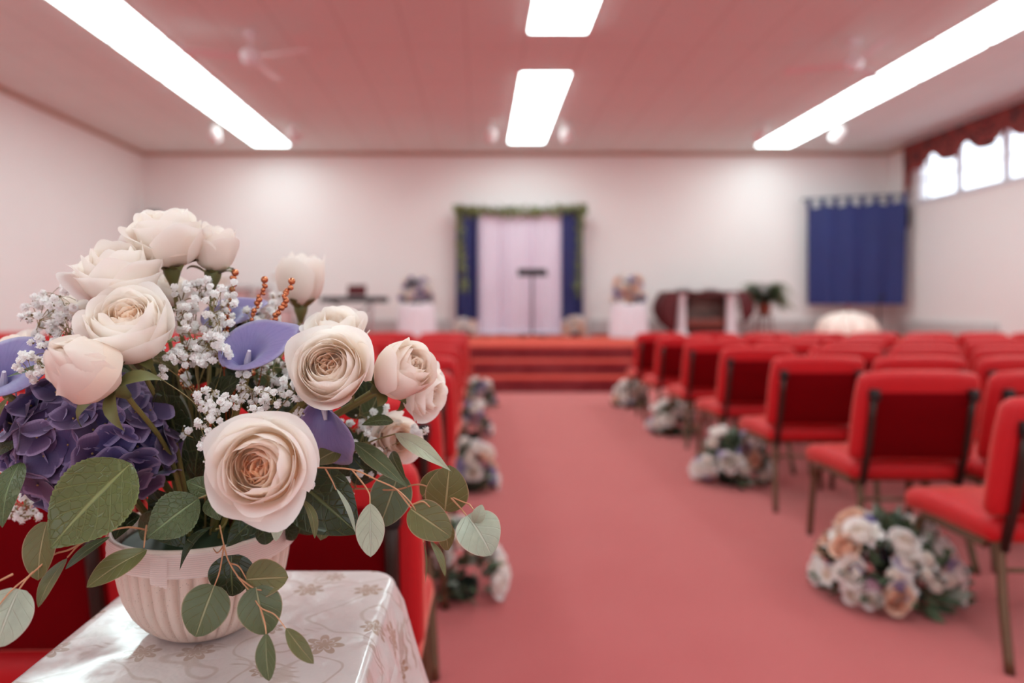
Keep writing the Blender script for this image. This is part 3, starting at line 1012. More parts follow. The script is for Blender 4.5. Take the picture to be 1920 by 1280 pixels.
# ------------------------------------------------------------------ flower meshes shared by all arrangements
def rose_mb(R, H, N, open_, seed, cup=.72, tipped=.06, nu=9, nv=8, core=.10, warm=.8, guard=1.0, inner=.84, heart=0, lip=0.0):
    rg = random.Random(seed)
    b = MB()
    for k in range(N):
        t = (k + .5) / N
        phi = k * 2.39996 + rg.uniform(-.25, .25)
        rb = R * (core + (.98 - core) * t ** .72)
        f = max(0.0, (t - .62) / .38) * open_
        zt = H * ((inner + (1 - inner) * math.sin(PI * min(1, t * 1.25) * .6)) - .34 * f ** 1.3) * rg.uniform(.95, 1.05)
        rt = rb * (cup + .22 * t) + f * R * .62 * guard
        hw = math.radians((96 if t > .25 else 78) - 46 * t) * rg.uniform(.9, 1.12)
        p1, p2, ph1, ph2 = rg.uniform(0, 6), rg.uniform(0, 6), rg.uniform(-.25, .25), rg.uniform(.7, 1.3)
        tip = tipped * rg.uniform(.2, 1.5) * (t > .5)
        crl = (.25 + lip * (t > .6) + .9 * f) * rg.uniform(.6, 1.4) * min(1, t * 2.2)
        r0, z0 = R * (.05 + .10 * t), H * .02
        def fn(i, j):
            u = -1 + 2 * i / (nu - 1); v = j / (nv - 1)
            top = 1 - (.08 + .14 * t) * abs(u) ** 3.5 + tip * math.exp(-((u - ph1) / .42) ** 2)
            vv = v * top
            s = 1 - vv
            q1r, q1z = rb * 1.08, zt * (.10 - .02 * t)
            q2r, q2z = rb * (1.10 - .04 * t) + f * R * .05, zt * .62
            r = s ** 3 * r0 + 3 * s * s * vv * q1r + 3 * s * vv * vv * q2r + vv ** 3 * rt
            z = s ** 3 * z0 + 3 * s * s * vv * q1z + 3 * s * vv * vv * q2z + vv ** 3 * zt
            if v > .7:
                k2 = ((v - .7) / .3) ** 2
                r += R * .16 * crl * k2 * (.6 + .4 * math.cos(2.2 * u + p1))
                z -= H * .06 * crl * k2
            r *= 1 + .07 * abs(u) ** 2.2 * (t > .2) * math.copysign(1, math.sin(k * 1.7))
            r += R * .045 * v * math.sin(3.1 * u * ph2 + p1) * (1 - .4 * t)
            z += H * .022 * v * math.sin(4.3 * u + p2)
            a = phi + u * hw * (.42 + .58 * min(1, v * 1.7) ** .7)
            c = warm * (max(0, 1 - t * 1.6) * (1.0 - .8 * v) + max(0, .85 - .8 * t) * (1 - v) ** 1.5) + .10 * (1 - v) + .02
            return (Vector((r * math.cos(a), r * math.sin(a), z)), None, min(1, max(0, c)))
        b.grid(fn, nu, nv)
    if heart:                                           # smooth peach dome for the packed inner petals, added to brighten the gaps
        b.lathe([(R * .88, H * .30), (R * .80, H * .52), (R * .62, H * .62), (R * .36, H * .66), (R * .05, H * .66)], 24, capb=False)
        for q in range(len(b.v) - 24 * 5, len(b.v)): b.c[q] = min(1, warm * .55)
    for k in range(heart):                              # crumpled petaloids packed into the open heart
        a0 = rg.uniform(0, 2 * PI); r0 = R * rg.uniform(.02, .30); dirn = a0 + rg.uniform(.6, 2.4); hh = H * rg.uniform(.80, .96); wd = R * rg.uniform(.16, .30); p1 = rg.uniform(0, 6)
        ex, ey = math.cos(dirn), math.sin(dirn)
        def fh(i, j):
            u = -1 + 2 * i / 8; v = j / 6
            z = H * .30 + (hh - H * .30) * v * (1 - .22 * u * u)
            off = R * (.07 * math.sin(2.6 * u + p1) + .05 * v * v * math.cos(u * 2 + p1)) - R * .10 * u * u
            x = r0 * math.cos(a0) + ex * u * wd * (.5 + .5 * v) - ey * off
            y = r0 * math.sin(a0) + ey * u * wd * (.5 + .5 * v) + ex * off
            return (Vector((x, y, z)), None, min(1, warm * (1.15 - .75 * v)))
        b.grid(fh, 9, 7)
    return b


def lily_mb(L, seed):
    rg = random.Random(seed); b = MB()
    for k in range(6):
        a = k * PI / 3; w = L * (.20 if k % 2 else .28)
        def fn(i, j):
            u = -1 + 2 * i / 4; v = j / 9
            x = L * (v - .25 * v ** 3); z = L * (.42 * math.sin(PI * .55 * v) - .28 * v ** 2.5) + .05 * L * abs(u)
            y = u * w * math.sin(PI * min(1, .08 + v * .92)) ** .8
            p = Matrix.Rotation(a, 3, 'Z') @ Vector((x, y, z))
            return (p, None, .6 * (1 - v) ** 2)
        b.grid(fn, 5, 10)
    for k in range(5):
        a = k * 1.26
        b.tube([(0, 0, 0), (.12 * L * math.cos(a), .12 * L * math.sin(a), .5 * L)], [.012 * L, .022 * L], 5, c=1.0)
    return b


def puff_mb(R, n, seed, L=.8):
    """a head of many short florets: stock, chrysanthemum, lilac spray"""
    rg = random.Random(seed); b = MB()
    for k in range(n):
        y = 1 - 1.5 * (k + .5) / n; rr = math.sqrt(max(0, 1 - y * y)); a = k * 2.39996
        d = Vector((rr * math.cos(a), rr * math.sin(a), y))
        s1 = d.orthogonal().normalized(); s2 = d.cross(s1)
        for q in range(4):
            an = q * PI / 2 + rg.uniform(-.3, .3)
            e = s1 * math.cos(an) + s2 * math.sin(an); g = d.cross(e)
            p = d * R * .62
            ids = [b.vert(p, None, .8), b.vert(p + (d * .25 + e * .3 + g * .24) * R * L, None, .2), b.vert(p + (d * .34 + e * .62) * R * L, None, 0.), b.vert(p + (d * .25 + e * .3 - g * .24) * R * L, None, .2)]
            b.face(ids)
    return b


pm_ivory = petal_mat('ivory petals thin', rgb(248, 244, 242), rgb(246, 228, 206), rgb(232, 186, 140))
pm_lilac = petal_mat('lilac petals thin', rgb(196, 184, 218), rgb(166, 150, 200))
pm_violet = petal_mat('violet petals thin', rgb(146, 128, 188), rgb(112, 92, 156))
pm_peach = petal_mat('peach petals thin', rgb(242, 208, 184), rgb(236, 178, 146))
pm_pink = petal_mat('pink petals thin', rgb(222, 182, 196), rgb(200, 140, 160))

SM = {
    'white_rose': [rose_mb(.5, .62, 20, .8, s, nu=7, nv=6).mesh('white_rose', pm_ivory) for s in (11, 12)],
    'peach_rose': [rose_mb(.5, .62, 20, .8, 13, nu=7, nv=6).mesh('peach_rose', pm_peach)],
    'white_lily': [lily_mb(.75, 1).mesh('white_lily', pm_ivory)],
    'purple_spray': [puff_mb(.5, 26, 3).mesh('purple_spray', pm_violet)],
    'lilac_spray': [puff_mb(.5, 26, 4).mesh('lilac_spray', pm_lilac)],
    'white_mum': [puff_mb(.5, 60, 5, .6).mesh('white_mum', pm_ivory)],
    'pink_spray': [puff_mb(.5, 30, 6).mesh('pink_spray', pm_pink)],
}
m_leafy = plain('bouquet leaves', rgb(78, 92, 66), .6, 0, .4, 14)
m_pale = plain('dusty leaves', rgb(146, 156, 140), .6, 0, .2, 14)
m_basket = plain('dark floral tray', rgb(40, 46, 36), .7)


def arrangement(name, label, group, loc, W, Hh, seed, mix, n=24, size=.10, depth=.8, tray=.05, fol=.25):
    """dome of flowers on a shallow tray: W wide, Hh high"""
    rg = random.Random(seed)
    r = thing(name, label, 'flower arrangement', loc, group)
    b = MB(); b.lathe([(W * .17, 0), (W * .19, tray), (W * .17, tray), (W * .15, .02)], 20); obj('tray', b, m_basket, r)
    b = MB()
    for k in range(210):
        a = rg.uniform(0, 2 * PI); el = rg.uniform(.0, 1.0) ** 1.2 * PI / 2
        d = Vector((math.cos(a) * math.cos(el), math.sin(a) * math.cos(el) * depth, math.sin(el)))
        p = Vector((d.x * W * .30, d.y * W * .30, tray * .6 + d.z * Hh * .55))
        L = rg.uniform(.5, 1.0) * W * fol; w = L * rg.uniform(.2, .34)
        dd = (d + Vector((rg.uniform(-.5, .5), rg.uniform(-.5, .5), rg.uniform(-.5, .35)))).normalized()
        if p.z + dd.z * L < .012: dd.z = abs(dd.z) * .3
        sd = dd.cross(Vector((rg.uniform(-1, 1), rg.uniform(-1, 1), rg.uniform(-1, 1)))).normalized(); nn = dd.cross(sd)
        m = 1 if rg.random() < .14 else 0
        base = [p, p + dd * L * .35 + sd * w * .8 - nn * w * .2, p + dd * L * .7 + sd * w * .6 - nn * w * .25, p + dd * L - nn * w * .5, p + dd * L * .7 - sd * w * .6 - nn * w * .25, p + dd * L * .35 - sd * w * .8 - nn * w * .2, p + dd * L * .5 + nn * w * .1]
        base = [Vector((q.x, q.y, max(q.z, .006))) for q in base]
        ids = [b.vert(q) for q in base]
        for q in range(6):
            b.face((ids[q], ids[(q + 1) % 6], ids[6]), m)
    obj('foliage', b, [m_leafy, m_pale], r)
    names = []
    size *= .76
    for nm, cnt in mix: names += [nm] * int(cnt * (2.3 if fol < .2 else 1.5) + .5)
    rg.shuffle(names)
    n = len(names)
    for k, nm in enumerate(names):
        y = -.04 + 1.0 * ((k * .7548777 + .3) % 1.0) ** 1.1
        a = k * 2.39996 + rg.uniform(-.3, .3)
        rr = math.sqrt(max(0, 1 - y * y))
        d = Vector((rr * math.cos(a), rr * math.sin(a) * depth, y))
        p = Vector((d.x * W * .43, d.y * W * .43, tray + .02 + d.z * (Hh - tray - .06)))
        sz = size * rg.uniform(.8, 1.2) * (1.25 if nm == 'white_lily' else .8 if 'spray' in nm else 1)
        p.z = max(p.z, sz * .5)
        q = (d + Vector((0, -.25, .15))).normalized().to_track_quat('Z', 'Y') @ Quaternion((0, 0, 1), rg.uniform(0, 6))
        put(nm, rg.choice(SM[nm]), r, p - (q @ Vector((0, 0, 1))) * sz * .25, q, sz)
    return r


MIX = [('white_rose', 12), ('white_mum', 9), ('lilac_spray', 7), ('purple_spray', 5), ('peach_rose', 3), ('white_lily', 9), ('pink_spray', 3)]
MIXW = [('white_rose', 13), ('white_mum', 12), ('lilac_spray', 5), ('purple_spray', 3), ('peach_rose', 2)]
MIXL = [('lilac_spray', 8), ('white_mum', 6), ('white_rose', 5), ('pink_spray', 4), ('purple_spray', 3)]
GA = 'flower arrangements on the carpet along the aisle'
arrangement('aisle_arrangement', 'large low bouquet of lilies, roses and violet sprays at the nearest visible chair legs', GA, (1.60, 2.66, 0.001), .60, .36, 21, MIX, size=.105)
arrangement('aisle_arrangement', 'low bouquet of white flowers right of the aisle, second from the camera', GA, (1.63, 4.40, 0.001), .52, .38, 22, MIXW, size=.115)
arrangement('aisle_arrangement', 'low bouquet of white flowers right of the aisle, third from the camera', GA, (1.70, 6.05, 0.001), .46, .33, 23, MIXW, size=.10)
arrangement('aisle_arrangement', 'low white and lilac bouquet right of the aisle, beside the stage steps', GA, (1.70, 7.70, 0.001), .44, .33, 24, MIX, size=.09)
arrangement('aisle_arrangement', 'leafy low bouquet left of the aisle, beside the chair behind the lace covered table', GA, (-.08, 2.70, 0.001), .40, .34, 25, [('white_rose', 4), ('white_lily', 5), ('peach_rose', 2), ('white_mum', 2)], size=.10)
arrangement('aisle_arrangement', 'low bouquet of white and pink flowers left of the aisle, just beyond the leafy one', GA, (-.06, 4.22, 0.001), .36, .36, 26, MIXW + [('pink_spray', 3)], size=.105)
arrangement('aisle_arrangement', 'low lilac and white bouquet left of the aisle, third from the camera', GA, (-.06, 5.85, 0.001), .34, .36, 27, MIXL, size=.095)
arrangement('aisle_arrangement', 'low lilac and white bouquet left of the aisle, nearest the stage steps', GA, (0.0, 7.70, 0.001), .42, .35, 28, MIXL, size=.095)
arrangement('stage_arrangement', 'small pale bouquet at the foot of the left navy curtain', 'bouquets at the foot of the backdrop', (-.27, 12.4, ZS + .001), .46, .36, 31, MIXW, size=.13, fol=.18)
arrangement('stage_arrangement', 'small peach and white bouquet at the foot of the right navy curtain', 'bouquets at the foot of the backdrop', (1.73, 12.4, ZS + .001), .46, .40, 32, MIXW + [('peach_rose', 5)], size=.13, fol=.18)
arrangement('table_arrangement', 'tall mixed lilac and white bouquet on the skirted table left of the backdrop', 'bouquets on the skirted tables', (-1.11, 11.95, ZS + .5925), .72, .56, 33, MIXL + [('purple_spray', 6), ('white_lily', 3)], size=.14, fol=.15)
arrangement('table_arrangement', 'tall mixed lilac and peach bouquet on the skirted table right of the backdrop', 'bouquets on the skirted tables', (2.60, 11.95, ZS + .5925), .70, .56, 34, MIXL + [('purple_spray', 4), ('peach_rose', 5)], size=.14, fol=.15)
# ------------------------------------------------------------------ small covered table in front
TX, TY, TZ = -.28, .70, .78
HX, HY = .165, .222
r = thing('side_table', 'small square table hidden under the ivory brocade cloth', 'table', (TX, TY, 0))
b = MB(); b.rbox(HX * 2 - .012, HY * 2 - .012, .03, .012, 2, Matrix.Translation((0, 0, TZ - .0185))); obj('tabletop', b, m_wood, r)
for sx in (-1, 1):
    for sy in (-1, 1):
        b = MB(); b.tube([(sx * .12, sy * .17, 0), (sx * .12, sy * .17, TZ - .035)], .017, 10); obj('leg', b, m_wood, r)


def cloth_mat():
    m = NT('ivory satin brocade')
    uv = m.n('ShaderNodeUVMap').outputs[0]
    vo = m.n('ShaderNodeTexVoronoi', voronoi_dimensions='2D')
    vo.inputs['Scale'].default_value = 13.0
    vo.inputs['Randomness'].default_value = 0.75
    m.l(uv, vo.inputs['Vector'])
    sub = m.n('ShaderNodeVectorMath', operation='SUBTRACT')
    m.l(uv, sub.inputs[0]); m.l(vo.outputs['Position'], sub.inputs[1])
    sep = m.n('ShaderNodeSeparateXYZ'); m.l(sub.outputs[0], sep.inputs[0])
    ang = m.math('ARCTAN2', sep.outputs[1], sep.outputs[0])
    ln = m.n('ShaderNodeVectorMath', operation='LENGTH'); m.l(sub.outputs[0], ln.inputs[0])
    rad = ln.outputs['Value']
    rc = m.n('ShaderNodeSeparateColor'); m.l(vo.outputs['Color'], rc.inputs[0])
    lobes = m.math('ABSOLUTE', m.math('COSINE', m.math('MULTIPLY', m.math('ADD', ang, m.math('MULTIPLY', rc.outputs[0], 6.0)), 3.5)))
    lim = m.math('MULTIPLY', m.math('ADD', m.math('MULTIPLY', lobes, .55), .45), m.math('ADD', m.math('MULTIPLY', rc.outputs[1], .010), .012))
    d = m.math('SUBTRACT', lim, rad)
    fl = m.ramp(m.math('ADD', m.math('MULTIPLY', d, 120), .5), [(.42, 0.0), (.58, 1.0)])
    ring = m.math('ABSOLUTE', m.math('SUBTRACT', rad, m.math('MULTIPLY', lim, .55)))
    hole = m.ramp(m.math('MULTIPLY', ring, 400), [(.2, 1.0), (.5, 0.0)])
    fl = m.math('MULTIPLY', fl, m.math('SUBTRACT', 1.0, m.math('MULTIPLY', hole, .7)))
    # curling stems
    nz = m.noise(11, 1, .4, uv)
    ctr = m.math('ABSOLUTE', m.math('SUBTRACT', m.math('FRACT', m.math('MULTIPLY', nz, 5.0)), .5))
    vine = m.ramp(ctr, [(0.0, 1.0), (.035, .8), (.07, 0.0)])
    # sprays of small strokes
    wv = m.n('ShaderNodeTexWave', wave_type='RINGS'); wv.inputs['Scale'].default_value = 34; wv.inputs['Distortion'].default_value = 9; wv.inputs['Detail'].default_value = 1
    m.l(uv, wv.inputs['Vector'])
    msk = m.ramp(m.noise(16, 2, .5, uv), [(.56, 0.0), (.62, 1.0)])
    spr = m.math('MULTIPLY', m.ramp(wv.outputs['Fac'], [(.62, 0.0), (.75, 1.0)]), msk)
    pat = m.math('MAXIMUM', m.math('MAXIMUM', fl, m.math('MULTIPLY', vine, .55)), m.math('MULTIPLY', spr, .6))
    fade = m.ramp(m.noise(5, 2, .5, uv), [(.3, .6), (.6, 1.0)])
    pat = m.math('MULTIPLY', pat, fade)
    col = m.mix(m.math('MULTIPLY', pat, .9), rgb(204, 190, 186), rgb(146, 108, 76))
    w1 = m.noise(7, 3, .5, uv)
    w2 = m.noise(34, 3, .5, uv)
    rdg = m.math('ABSOLUTE', m.math('SUBTRACT', m.noise(9, 2, .5, uv), .5))
    h = m.math('ADD', m.math('ADD', m.math('MULTIPLY', w1, 1.0), m.math('MULTIPLY', w2, .25)), m.math('MULTIPLY', rdg, -1.6))
    nrm = m.bump(h, .7, .02)
    p = m.principled(col, m.math('ADD', m.math('MULTIPLY', pat, .25), .30), 0, nrm, Coat_Weight=.7, Coat_Roughness=.10, Sheen_Weight=.2)
    return m.done(p)


m_cloth = cloth_mat()


def outline(a):
    """rounded rectangle: point and outward normal for angle parameter a in 0..1"""
    rc = .035
    ix, iy = HX - rc, HY - rc
    L = [2 * iy, PI / 2 * rc, 2 * ix, PI / 2 * rc, 2 * iy, PI / 2 * rc, 2 * ix, PI / 2 * rc]
    s = a * sum(L)
    corners = [(ix, iy, 0), (-ix, iy, 90), (-ix, -iy, 180), (ix, -iy, 270)]
    k = 0
    while s > L[k] and k < 7:
        s -= L[k]; k += 1
    side = k // 2
    an = math.radians(90 * side)
    if k % 2 == 0:
        starts = [(HX, -iy), (ix, HY), (-HX, iy), (-ix, -HY)]
        dirs = [(0, 1), (-1, 0), (0, -1), (1, 0)]
        p = Vector((starts[side][0] + dirs[side][0] * s, starts[side][1] + dirs[side][1] * s, 0))
        n = Vector((math.cos(an), math.sin(an), 0))
    else:
        th = an + s / rc
        c = corners[side]
        n = Vector((math.cos(th), math.sin(th), 0))
        p = Vector((c[0], c[1], 0)) + n * rc
    return p, n, a * sum(L)


b = MB()
NA = 300
rings = [.0001, .12, .25, .4, .55, .68, .8, .88, .94, .975]
rows = len(rings) + 5 + 14
def cfn(i, j):
    a = i / NA
    p, n, s = outline(a)
    if j < len(rings):
        q = p * rings[j]
        wr = noise.noise(Vector((q.x * 9, q.y * 7, 3))) * .0035 + noise.noise(Vector((q.x * 22, q.y * 14, 8))) * .0012
        z = TZ + .0035 + wr * (1 - rings[j] ** 4 * .7)
        dpot = math.hypot(q.x + TX + .31, q.y + TY - .77)
        if dpot < .075: z = TZ + .002 + (z - TZ - .002) * max(0, (dpot - .058) / .017)
        return (Vector((q.x, q.y, z)), (q.x + .5, q.y + .5))
    jj = j - len(rings)
    if jj < 5:
        th = (jj + .5) / 5 * PI / 2
        q = p + n * (.010 * math.sin(th) - .004)
        return (Vector((q.x, q.y, TZ + .003 - .012 * (1 - math.cos(th)))), (q.x + .5, q.y + .5))
    t = (jj - 4) / 14
    drop = .012 + .46 * t ** 1.3
    corner = max(0, (abs(p.x) / HX) ** 6 * (abs(p.y) / HY) ** 6)
    fl = .010 + .20 * drop + .14 * corner * min(1, drop / .2) * drop
    fold = .020 * min(1, drop / .25) * math.sin(s * 2 * PI / .115 + 1.0) + .008 * min(1, drop / .2) * math.sin(s * 2 * PI / .047)
    q = p + n * (fl + fold)
    return (Vector((q.x, q.y, TZ - drop)), (p.x + n.x * drop + .5, p.y + n.y * drop + .5))
b.grid(cfn, NA, rows, closed_u=True)
tag(obj('tablecloth', b, m_cloth, None, auto=None, loc=(TX, TY, 0)), 'ivory satin cloth with gold floral pattern over the small table under the pot', 'tablecloth')

# ------------------------------------------------------------------ ribbed pot
POT = Vector((-.310, .770, TZ + .0035))


def pot_mat():
    m = NT('speckled cream ceramic')
    co = m.coord()
    sp = m.ramp(m.noise(520, 2, .6, co), [(.30, 1.0), (.345, 0.0)])
    nz = m.noise(16, 4, .6, co)
    c = m.mix(nz, rgb(216, 188, 174), rgb(228, 204, 190))
    c = m.mix(m.math('MULTIPLY', sp, .55), c, rgb(132, 96, 84))
    return m.done(m.principled(c, .42, 0, m.bump(m.noise(300, 3, .6, co), .08, .001)))


m_pot = pot_mat()
r = thing('ribbed_flower_pot', 'cream speckled ceramic pot with vertical ribs holding the big bouquet', 'pot', POT)
prof = [(.030, 0), (.050, .001), (.056, .005), (.066, .014), (.075, .026), (.082, .040), (.0865, .055), (.0895, .070), (.0915, .084), (.0930, .090), (.0945, .093), (.0965, .100), (.0970, .108), (.0955, .1135), (.0925, .1140), (.0900, .108), (.0880, .085)]
def rib(a, z):
    k = min(1, max(0, (z - .001) / .012)) * min(1, max(0, (.091 - z) / .008))
    return 1 - .085 * k * (1 - abs(math.sin(a * 19))) ** 1.6 + .012 * k
b = MB(); b.lathe(prof, 456, capt=False, mod=rib); obj('pot_body', b, m_pot, r, auto=None)
mr = NT('sheer ribbon')
rco = mr.coord()
wv = mr.n('ShaderNodeTexWave', wave_type='BANDS', bands_direction='Z'); wv.inputs['Scale'].default_value = 150; wv.inputs['Distortion'].default_value = 1.2
mr.l(rco, wv.inputs['Vector'])
pr = mr.principled(rgb(234, 212, 204), .45, 0, mr.bump(wv.outputs['Fac'], .15, .001), Sheen_Weight=.3)
trn = mr.n('ShaderNodeBsdfTransparent'); mxr = mr.n('ShaderNodeMixShader')
mr.l(mr.ramp(wv.outputs['Fac'], [(.2, .58), (.7, .70)]), mxr.inputs[0]); mr.l(trn.outputs[0], mxr.inputs[1]); mr.l(pr.outputs[0], mxr.inputs[2])
m_ribbon = mr.done(mxr)
b = MB()
b.grid(lambda i, j: (lambda a, q: Vector(((.0982 + .0006 * math.sin(a * 5) + .0008 * (j % 2)) * math.cos(a), (.0982 + .0006 * math.sin(a * 5) + .0008 * (j % 2)) * math.sin(a), .113 - .024 * q + .002 * math.sin(a * 2 + 1))))(2 * PI * i / 120, j / 5), 120, 6, closed_u=True)
b.grid(lambda i, j: Vector((math.cos(-1.72 + .022 * i) * (.0995 + .0008 * i / 6 * (j / 6)), math.sin(-1.72 + .022 * i) * (.0995), .112 - .029 * j / 6 - .004 * i / 8 - .001 * (i % 2) * (j == 6))), 9, 7)
obj('sheer_ribbon', b, m_ribbon, r, auto=None)
b = MB(); b.lathe([(.086, .086), (.084, .100), (.05, .106), (.01, .108)], 40); obj('floral_foam', b, m_darkgreen, r)

# ------------------------------------------------------------------ flower materials of the big bouquet
pm_cream = petal_mat('cream rose petals', rgb(254, 250, 246), rgb(255, 226, 192), rgb(255, 172, 104), .50, .5)
pm_blush = petal_mat('blush rose petals', rgb(253, 245, 238), rgb(254, 224, 196), rgb(252, 180, 130), .48, .5)
m_sepal = plain('rose sepal green', rgb(104, 104, 58), .55, 0, .3, 40)
m_stem = plain('olive stem', rgb(122, 112, 58), .5, 0, .2, 30)
m_twig = plain('reddish twig', rgb(196, 138, 100), .5, 0, .2, 40)
m_thin = plain('thin olive twig', rgb(134, 116, 70), .55, 0, .2, 40)
lm_hyd = leaf_mat('hydrangea leaf', rgb(92, 100, 56), rgb(152, 156, 98), rgb(132, 142, 86), 6.5, .55, .36, 130)
lm_rose = leaf_mat('rose leaf', rgb(80, 92, 54), rgb(140, 158, 112), rgb(120, 132, 96), 9, .55, .45, 160)
lm_dark = leaf_mat('dark leaf', rgb(44, 52, 26), rgb(98, 106, 62), rgb(70, 80, 48), 8, .5, .35, 90)
lm_olive = leaf_mat('olive eucalyptus leaf', rgb(102, 100, 58), rgb(180, 164, 118), rgb(190, 148, 118), 5, .30, .45)
lm_euc = leaf_mat('grey eucalyptus leaf', rgb(88, 98, 64), rgb(168, 166, 124), rgb(186, 160, 130), 5, .28, .45)
lm_pale = leaf_mat('pale eucalyptus leaf', rgb(172, 180, 158), rgb(200, 202, 182), rgb(206, 176, 160), 5, .25, .4)


def stem_path(p_from, bendk=.35, hub=None):
    hub = hub or Vector((POT.x, POT.y, POT.z + .10))
    h = Vector((hub.x + (p_from.x - hub.x) * .22, hub.y + (p_from.y - hub.y) * .22, hub.z))
    mid = h.lerp(p_from, .5) + Vector((0, 0, .015))
    mid.x = h.x + (p_from.x - h.x) * bendk; mid.y = h.y + (p_from.y - h.y) * bendk
    return [h, mid, p_from]


def rose(label, px, py, D, rpx, axis, hpx=None, N=34, open_=.9, cup=.72, seed=1, mat=None, core=.10, warm=.8, tipped=.06, stem=True, guard=1.0, roll=0, sep=.5, heart=0, inner=.84, lip=0.0):
    R = rpx * D / F
    H = (hpx or rpx * 1.25) * D / F
    ax = Vector(axis).normalized()
    c = P(px, py, D) - ax * H * .50
    r = thing('garden_rose', label, 'rose', c, 'white garden roses of the big bouquet')
    q = ax.to_track_quat('Z', 'Y') @ Quaternion((0, 0, 1), roll)
    R0 = R / (1 + .35 * open_ * guard)
    obj('bloom', rose_mb(R0, H, N, open_, seed, cup, tipped, 15, 12, core, warm, guard, inner, heart, lip), mat or pm_cream, r, auto=None, rot=q)
    b = MB()
    s = R0
    b.lathe([(.003, -.024), (.0055, -.016), (.0085, -.008), (.0095, -.002), (.008, .002)] if R0 > .02 else [(.004, -.018), (.008, -.006), (.009, 0)], 14)
    for k in range(5):
        a = k * 1.2566 + .3; L = s * 1.15
        dr = sep
        def fn(i, j):
            u = -1 + i; v = j / 6
            rr = .009 + L * .75 * math.sin(v * 1.5) * dr + L * .3 * v; z = .0 + L * v * (.62 - 1.1 * v * (dr)) 
            y = u * .0075 * math.sin(PI * min(1, .22 + .78 * v)) * (1 - .2 * v)
            return Matrix.Rotation(a, 3, 'Z') @ Vector((rr, y, z - .002 + .002 * abs(u)))
        b.grid(fn, 3, 7)
    obj('calyx', b, m_sepal, r, auto=None, rot=q)
    if stem:
        st = c - ax * .02
        pts = [p - c for p in smoothpath(stem_path(st), 6)]
        b = MB(); b.tube(pts, .0025, 8); obj('stem', b, m_stem, r)
    return r


rose('fully open white rose with peach heart facing out just above the pot rim', 489, 876, .595, 95, (.03, -1, .18), N=46, open_=.9, cup=.72, seed=41, core=.24, warm=1.0, hpx=92, guard=.75, tipped=.20, heart=26, inner=.93)
rose('round white rose facing out, between the two calla lilies and the peach shaded rose', 621, 692, .66, 76, (.06, -1, .34), N=38, open_=.5, cup=.72, seed=42, core=.14, warm=.6, hpx=100, guard=.85, tipped=.16, heart=14, inner=.94)
rose('white rose peeping up directly behind the round white rose', 634, 628, .73, 60, (.12, -.55, 1), N=34, open_=.75, seed=43, warm=.4, hpx=84)
rose('cream rose in profile turned to the aisle, in front of another', 752, 698, .68, 58, (.62, -.62, .42), N=40, open_=.3, cup=.58, seed=44, warm=.5, hpx=112, mat=pm_blush, heart=12, inner=.93)
rose('white rose behind the profile rose at the aisle side edge', 792, 734, .725, 56, (.78, -.35, -.12), N=34, open_=.85, seed=45, warm=.5, hpx=70)
rose('topmost big white rose seen from the side with flared petals', 316, 450, .74, 70, (.02, -.30, 1), N=36, open_=.8, cup=.78, seed=46, lip=0.4, warm=.3, hpx=104, guard=.5, tipped=.08, heart=8, inner=.95)
rose('half closed white rose right behind the topmost big rose', 402, 468, .77, 44, (.12, -.15, 1), N=26, open_=.55, seed=47, lip=0.5, warm=.3, hpx=82, guard=.6)
rose('white rose with pointed flared petals on the upper left shoulder of the bouquet', 224, 522, .70, 78, (-.06, -.42, 1), N=40, open_=.9, cup=.72, seed=48, warm=.35, hpx=104, guard=.75, tipped=.15, heart=12, inner=.95)
rose('wide cream rose with ruffled heart below the pointed petal rose', 243, 619, .655, 82, (.16, -.80, .92), N=40, open_=.5, cup=.70, seed=49, warm=.7, hpx=110, guard=.8, tipped=.12, core=.16, heart=22, inner=.92)
rose('globe shaped blush rose resting over the purple hydrangea', 157, 690, .60, 72, (-.30, -.80, .55), N=34, open_=.06, cup=.06, seed=50, lip=0.9, warm=.35, hpx=140, mat=pm_blush, sep=.9, heart=10, inner=.97)
rose('single white rosebud standing apart on its own stem above the lilac calla', 565, 528, .93, 47, (.04, -.10, 1), N=22, open_=.15, cup=.66, seed=51, lip=0.5, warm=.25, hpx=92, sep=.25)
rose('white rose showing a few petals behind the blurred baby\'s breath on the left', 165, 566, .775, 52, (-.35, -.5, .8), N=28, open_=.7, seed=52, warm=.4)
rose('cream rose cut by the left edge, behind the blue violet calla', 22, 672, .78, 52, (-.3, -.55, .75), N=28, open_=.7, seed=53, warm=.6, mat=pm_blush)
rose('pale rose half covered by leaves below the two aisle side roses', 742, 822, .765, 46, (.35, -.75, .1), N=28, open_=.7, seed=54, warm=.6, mat=pm_blush)
rose('white rose tucked behind the pointed petal rose and the small white sprays', 318, 548, .79, 42, (.3, -.3, 1), N=26, open_=.7, seed=55, warm=.3)

# ------------------------------------------------------------------ hydrangea
mh = NT('purple hydrangea petal')
at = mh.n('ShaderNodeAttribute', attribute_name='tint').outputs['Fac']
oi = mh.n('ShaderNodeObjectInfo').outputs['Random']
rim = mh.mix(oi, rgb(172, 154, 196), rgb(170, 142, 178))
mid = mh.mix(oi, rgb(102, 90, 140), rgb(114, 82, 118))
core_c = mh.mix(oi, rgb(56, 48, 104), rgb(70, 40, 80))
c1 = mh.mix(mh.ramp(at, [(.35, 0.), (.9, 1.)]), core_c, mid)
c1 = mh.mix(mh.ramp(at, [(.86, 0.), (1.0, .9)]), c1, rim)
uvn = mh.n('ShaderNodeUVMap').outputs[0]
sp = mh.n('ShaderNodeSeparateXYZ'); mh.l(uvn, sp.inputs[0])
vn = mh.math('ABSOLUTE', mh.math('SUBTRACT', mh.math('FRACT', mh.math('ADD', mh.math('MULTIPLY', sp.outputs[0], 9), mh.math('MULTIPLY', mh.noise(60, 2, .5, mh.coord()), .6))), .5))
